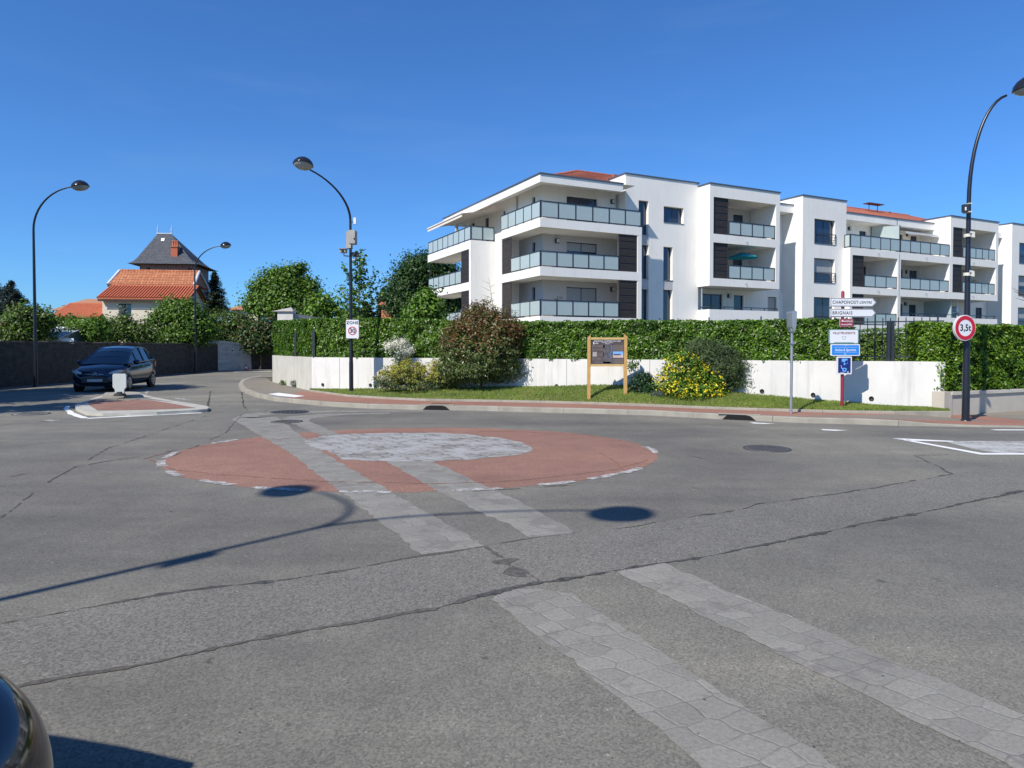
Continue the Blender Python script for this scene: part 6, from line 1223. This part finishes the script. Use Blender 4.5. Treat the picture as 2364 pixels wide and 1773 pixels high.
# shrubs on the verge
def shrub(lab, px, py, lobes, m, ncl, per=30, cs=.09, size=.09, asp=.4, tr=.03, extra=None, back=.5, inner=.5, name='shrub'):
    p = onlawn(px, py); d_ = Vector((p.x, p.y)).normalized() * back; base = p + Vector((d_.x, d_.y, 0)); base.z = p.z
    L2 = [lobe(*l[:4], base.y + (l[4] if len(l) > 4 else 0)) for l in lobes]
    return plant(name, lab, 'shrub', base, L2, m, ncl, per, cs, size, asp, trunk=tr, minz=.0, part='foliage', inner=inner, extra=extra)
shrub('large photinia shrub with red-brown leafy top in front of the white wall', 1110, 903, [(1100, 755, 46, 44), (1150, 770, 48, 60), (1065, 800, 46, 60), (1120, 820, 78, 56), (1170, 845, 34, 40), (1090, 850, 60, 34), (1105, 722, 22, 24), (1140, 735, 18, 16), (1078, 748, 16, 16), (1175, 795, 30, 44), (1198, 765, 12, 16), (1035, 790, 18, 20), (1030, 840, 22, 26), (1120, 706, 8, 12)], phot, 1500, 26, .1, .085, .38, .04, extra=(phot_r, lambda P: np.clip((P[:, 2] - .9) / 1.4 + .12 * np.sin(P[:, 0] * 6 + P[:, 2] * 5), 0, .68)), back=.35)
shrub('clump of yellow-green euphorbia left of the large photinia', 950, 906, [(900, 872, 34, 26), (940, 862, 42, 34), (985, 868, 40, 30), (1025, 862, 40, 36), (960, 888, 74, 16), (1045, 880, 22, 22), (880, 882, 18, 14)], euph_s, 900, 26, .05, .06, .35, .015, extra=(euph, lambda P: np.clip((P[:, 2] - .15) / .55, .15, .93)), back=.35, name='euphorbia')
shrub('white-flowering bush standing against the hedge behind the euphorbia', 922, 905, [(905, 800, 16, 12), (932, 800, 20, 15), (920, 790, 18, 8), (925, 830, 18, 22), (925, 860, 22, 22), (890, 797, 8, 6), (948, 806, 10, 12)], euph_s, 170, 20, .07, .07, .35, .015, extra=(wflower, lambda P: np.clip((P[:, 2] - 1.0) / .1, 0, .93)), back=.7, name='white_flower_bush')
shrub('tall thin brownish euphorbia stem behind the clump', 970, 903, [(971, 812, 7, 9), (968, 835, 5, 16), (972, 860, 6, 16)], euph, 34, 14, .04, .06, .35, .012, back=1.1, name='euphorbia')
shrub('round dark clipped box bush right of the information board', 1487, 914, [(1478, 888, 24, 26), (1500, 890, 20, 24), (1484, 872, 18, 14), (1490, 904, 26, 12)], boxl, 300, 26, .05, .04, .6, .02, back=.4, name='box_bush')
shrub('small grey-green lavender tuft between the box bush and the yellow flowers', 1526, 918, [(1526, 909, 19, 10), (1515, 912, 12, 8)], lav, 60, 16, .035, .05, .25, .01, back=.15, name='lavender')
shrub('rounded shrub covered in yellow flowers on the verge', 1597, 920, [(1580, 850, 44, 32), (1560, 880, 42, 34), (1620, 880, 48, 34), (1600, 900, 70, 20), (1570, 828, 18, 14), (1655, 905, 22, 12)], green_b, 560, 22, .09, .065, .5, .02, back=.45, name='yellow_flower_bush')
p = onlawn(1597, 920); fb = Vector((p.x, p.y)).normalized() * .8; t = [o for o in bpy.data.objects if o.name.startswith('yellow_flower_bush')][0]
lb2 = [lobe(*l, t.location.y) for l in ((1580, 850, 47, 35), (1560, 880, 45, 37), (1620, 880, 51, 37), (1600, 900, 73, 22))]; lb2 = [(l[0] - t.location.x, l[1] - t.location.y, l[2] - t.location.z, l[3], l[4], l[5]) for l in lb2]
P, Nn = cloud(lb2, 520, 5, .045, inner=.95); k = (P[:, 2] > .02) & (P[:, 1] < .3); leafmesh('flowers', P[k], np.tile([0, -1, .6], (k.sum(), 1)), .040, .95, yflower, parent=t)
shrub('feathery grey-green shrub leaning right behind the yellow flowers', 1665, 912, [(1640, 830, 40, 30), (1665, 850, 46, 36), (1700, 845, 24, 16), (1712, 866, 20, 12), (1700, 884, 26, 10), (1620, 805, 32, 16), (1660, 812, 24, 14), (1690, 826, 18, 10)], feather, 1050, 30, .10, .12, .13, .02, back=.5, inner=.2, name='feathery_shrub')
shrub('dry brown twiggy climber against the hedge above the yellow flowers', 1560, 912, [(1550, 775, 18, 28), (1565, 805, 30, 34), (1530, 800, 12, 20), (1590, 790, 20, 20), (1545, 835, 22, 16)], dry, 150, 18, .09, .07, .35, .02, back=1.3, inner=.1, name='dry_climber')
shrub('thin green climber hanging over the wall beside the information board', 1465, 909, [(1462, 838, 10, 14), (1470, 848, 6, 10)], green_m, 24, 16, .07, .07, .5, .012, back=.9, inner=.1, name='climber')
for (px, py, h_, m, lab) in ((678, 894, 24, lav, 'grey-green weed with an upright flower stem at the foot of the wall corner'), (652, 889, 9, green_m, 'small green weed tuft left of the grey weed at the wall corner')):
    p = g(px, py, .12); L2 = [lobe(px, py - h_ * .3, 5, h_ * .3, p.y), lobe(px, py - h_ * .75, 2.5, h_ * .3, p.y)]; plant('weed', lab, 'plant', p, L2, m, 26, 12, .05, .06, .3, trunk=.012, part='foliage', minz=0)
t = thing('bare_branch', 'bare twiggy branch tip poking in at the right edge in front of the far block', 'branch', at(2400, 700, 22)); b = MB()
for (x, y, x2_, y2_) in ((2400, 692, 2335, 664), (2370, 680, 2340, 672), (2400, 700, 2345, 688), (2375, 692, 2355, 680)): b.tube([at(x, y, 22) - t.location, at((x + x2_) / 2, (y + y2_) / 2 + 2, 22) - t.location, at(x2_, y2_, 22) - t.location], [.03, .015, .004], 5)
obj('twigs', b, bark, t)
t = thing('bare_branch', 'thin bare sapling stem rising above the photinia in front of the white end wall', 'branch', at(1140, 730, 24)); b = MB(); b.tube([at(1142, 800, 24) - t.location, at(1140, 720, 24) - t.location, at(1128, 640, 24) - t.location], [.03, .015, .003], 5)
for k in range(14): y = 655 + k * 8; s_ = 1 if k % 2 else -1; b.tube([at(1129 + k * .9, y, 24) - t.location, at(1129 + k * .9 + s_ * random.uniform(8, 22), y - random.uniform(4, 12), 24) - t.location], [.008, .002], 4, caps=False)
obj('twigs', b, barkl, t)

# ------------------------------------------------------------------ cars
def make_car(lab, paint, loc, heading, name='parked_car', mirrors=True):
    t = thing(name, lab, 'car', loc, R(90) - heading)
    st = [  # x, z bottom, z top, half width
        (2.13, .36, .52, .44), (2.10, .26, .66, .64), (1.98, .20, .78, .77), (1.72, .19, .87, .835), (1.35, .19, .96, .865), (1.05, .19, 1.02, .875), (.4, .19, 1.04, .88), (-.5, .19, 1.07, .88), (-1.2, .19, 1.12, .875), (-1.7, .22, 1.15, .855), (-1.98, .28, 1.12, .81), (-2.11, .36, 1.0, .72)]
    b = MB(); V = []; K = 9
    for x, zb_, zt_2, hw2 in st:
        h_ = zt_2 - zb_; prof = [(0, zb_), (.72 * hw2, zb_), (.93 * hw2, zb_ + .05), (.985 * hw2, zb_ + .3 * h_), (hw2, zb_ + .55 * h_), (.975 * hw2, zb_ + .82 * h_), (.90 * hw2, zt_2 - .03), (.78 * hw2, zt_2 + .01), (0, zt_2 + .035)]
        V.append([(x, y, z) for y, z in prof] + [(x, -y, z) for y, z in reversed(prof[1:-1])])
    m_ = len(V[0]); vs = [p for r_ in V for p in r_]; b.add(vs, [(i * m_ + j, i * m_ + (j + 1) % m_, (i + 1) * m_ + (j + 1) % m_, (i + 1) * m_ + j) for i in range(len(V) - 1) for j in range(m_)], 0, True)
    b.add(V[0], [tuple(range(m_))], 0, True); b.add(V[-1], [tuple(reversed(range(m_)))], 0, True)
    body = obj('body', b, paint, t)
    if not mirrors: sm_ = body.modifiers.new('smooth', 'SUBSURF'); sm_.levels = 3; sm_.render_levels = 3
    # greenhouse: x, belt z, belt half width, top z, top half width
    G = [(1.32, .97, .80, .99, .79), (.82, 1.01, .815, 1.24, .71), (.40, 1.04, .83, 1.43, .64), (.02, 1.06, .83, 1.56, .60), (-.5, 1.08, .835, 1.625, .59), (-1.05, 1.10, .83, 1.61, .585), (-1.5, 1.12, .81, 1.52, .575), (-1.85, 1.13, .77, 1.34, .59), (-2.06, 1.10, .73, 1.13, .68)]
    def top(a_, c_): return [(a_[0], -a_[4], a_[3]), (a_[0], a_[4], a_[3]), (c_[0], c_[4], c_[3]), (c_[0], -c_[4], c_[3])]
    glass = mat('car_glass', (.01, .015, .025), .05, var=.02, spec=.9)
    def slab_(a_, c_, up=.0, cr=.05):
        P_ = []
        for s_ in (a_, c_):
            for q in (-1, -.5, 0, .5, 1): P_.append((s_[0], s_[4] * q, s_[3] + cr * (1 - q * q) + up))
        return P_, [(k, k + 1, k + 6, k + 5) for k in range(4)]
    b = MB(); b.add(*slab_(G[0], G[1], 0, .03), 0, True); b.add(*slab_(G[1], G[2], 0, .04), 0, True); obj('windscreen', b, glass, t)
    b = MB()
    for i in (2, 3, 4, 5): b.add(*slab_(G[i], G[i + 1], .0), 0, True)
    obj('roof', b, paint, t)
    b = MB(); b.add(*slab_(G[6], G[7]), 0, True); b.add(*slab_(G[7], G[8], 0, .04), 0, True); obj('rear_window', b, glass, t)
    for s_ in (1, -1):
        b = MB()
        for i in range(len(G) - 1):
            a_, c_ = G[i], G[i + 1]; b.add([(a_[0], s_ * a_[2], a_[1]), (c_[0], s_ * c_[2], c_[1]), (c_[0], s_ * c_[4], c_[3]), (a_[0], s_ * a_[4], a_[3])], [(0, 1, 2, 3)], 0, True)
        obj('side_window', b, glass, t)
        b = MB(); rp = [(g_[0], s_ * g_[4], g_[3] - .005) for g_ in G]; b.tube(rp, .032, 7)
        for x, w_ in ((.32, .03), (-.45, .04), (-1.25, .035), (-1.85, .05)):
            for i in range(len(G) - 1):
                if G[i][0] >= x >= G[i + 1][0]:
                    q = (G[i][0] - x) / (G[i][0] - G[i + 1][0]); lo = [G[i][k] + (G[i + 1][k] - G[i][k]) * q for k in range(5)]; b.tube([(x + .05, s_ * (lo[2] + .004), lo[1] - .02), (x, s_ * (lo[4] + .004), lo[3] - .01)], w_, 5); break
        b.tube([(1.3, s_ * .80, .98), (.32, s_ * .83, 1.045), (-.8, s_ * .838, 1.09), (-1.72, s_ * .79, 1.13), (-2.04, s_ * .73, 1.11)], .03, 6); obj('window_frame', b, paint, body)
        b = MB(); b.lathe([(.0, .12), (.07, .1), (.1, .03), (.09, -.04), (0, -.05)], 10, Matrix.Translation((.82, s_ * .97, 1.06)) @ Matrix.Rotation(R(90), 4, 'Y') @ Matrix.Diagonal((1, 1.2, .8, 1))); obj('mirror', b, paint, t) if mirrors else None
        for x in (.28, -.62): b = MB(); b.box((x - .55, s_ * .885 - .012, .87), (x - .40, s_ * .885 + .012, .895)); obj('door_handle', b, paint, body)
        b = MB(); b.box((-1.4, s_ * .878 - .012, .50), (1.2, s_ * .878 + .012, .56)); obj('side_moulding', b, black_p, body)
        # headlight, raked almond
        hv = []; nl = 14
        for k in range(nl): a_ = 2 * PI * k / nl; u, v = math.cos(a_), math.sin(a_); hv.append((1.97 - .24 * max(0, u) ** 1.4 - .04 * abs(v), s_ * (.61 + .215 * u), .71 + .075 * v + .06 * u))
        b = MB(); ctr = (1.985, s_ * .60, .715); b.add([(x + (.125 if mirrors else -.045), y * (1.04 if mirrors else .985), z) for x, y, z in hv] + [(ctr[0] + (.15 if mirrors else -.01), ctr[1], ctr[2])], [(k, (k + 1) % nl, nl) for k in range(nl)], 0, True); obj('headlight', b, mat('headlight_glass', (.38, .42, .46), .12, var=.1, spec=.8) if mirrors else mat('dark_lens', (.01, .012, .02), .08, spec=.6), t)
        b = MB(); b.box((2.03, s_ * .42 - .16, .515), (2.085, s_ * .42 + .16, .535)); o = obj('chrome_strip', b, mat('chrome', (.7, .72, .75), .15, .9), t)
        b = MB(); b.box((-2.12, s_ * .68 - .1, .82), (-2.0, s_ * .68 + .1, 1.05)); obj('tail_light', b, mat('tail_red', (.3, .01, .01), .2), t)
        for x in (1.36, -1.36):
            M = Matrix.Translation((x, s_ * .80, .31)) @ Matrix.Rotation(R(-90 * s_), 4, 'X'); b = MB(); b.lathe([(.0, -.02), (.365, -.02), (.365, .068), (.34, .074), (0, .074)], 28, M); obj('wheel_arch', b, black_p, t)
            M = Matrix.Translation((x, s_ * .815, .31)) @ Matrix.Rotation(R(-90 * s_), 4, 'X'); b = MB(); b.lathe([(.21, .07), (.27, .09), (.30, .07), (.31, .0), (.31, -.1), (.0, -.1)], 28, M); wh = obj('wheel', b, rubber, t)
            b = MB(); b.lathe([(.21, .07), (.20, .085), (.16, .055), (.06, .07), (.0, .075)], 24, M)
            for k in range(7): a_ = 2 * PI * k / 7; b.box((-.02, .05, .06), (.02, .19, .088), M=M @ Matrix.Rotation(a_, 4, 'Z'))
            obj('rim', b, mat('wheel_silver', (.42, .42, .42), .35, .6), wh)
    b = MB(); b.box((2.1315, -.43, .35), (2.139, .43, .53)); obj('upper_grille', b, black_p, t)
    b = MB(); b.box((2.141, -.25, .385), (2.15, .25, .475)); o = obj('number_plate', b, mat('number_plate_white', (.42, .42, .44), .5), t)
    b = MB(); b.box((2.04, -.62, .25), (2.10, .62, .36)); obj('lower_grille', b, black_p, t)
    b = MB()
    for z in (.0, .045): b.tube([(2.135 - z * .4, -.07, .61 + z), (2.145 - z * .4, 0, .66 + z), (2.135 - z * .4, .07, .61 + z)], .010, 5)
    b.tube([(2.12, .12, .64), (2.09, .34, .65)], .009, 5); b.tube([(2.12, -.12, .64), (2.09, -.34, .65)], .009, 5); obj('badge', b, MATS['chrome'], t)
    return t
navy_paint = mat('navy_car_paint', (.003, .006, .020), .18, .1, var=.03, spec=.5, coat=.45)
fl = g(349, 893)   # rear wheel nearest the camera
make_car('dark blue people carrier on the shaded road in front of the stone wall', navy_paint, (-15.35, 26.75, 0), R(169))
black_paint = mat('black_car_paint', (.003, .003, .005), .14, .0, var=.03, spec=.5, coat=.6)
make_car('front corner of a dark glossy car cut off at the bottom left', black_paint, (-3.215, 1.05, 0), R(90), 'foreground_car', False)
# driver of the parked car
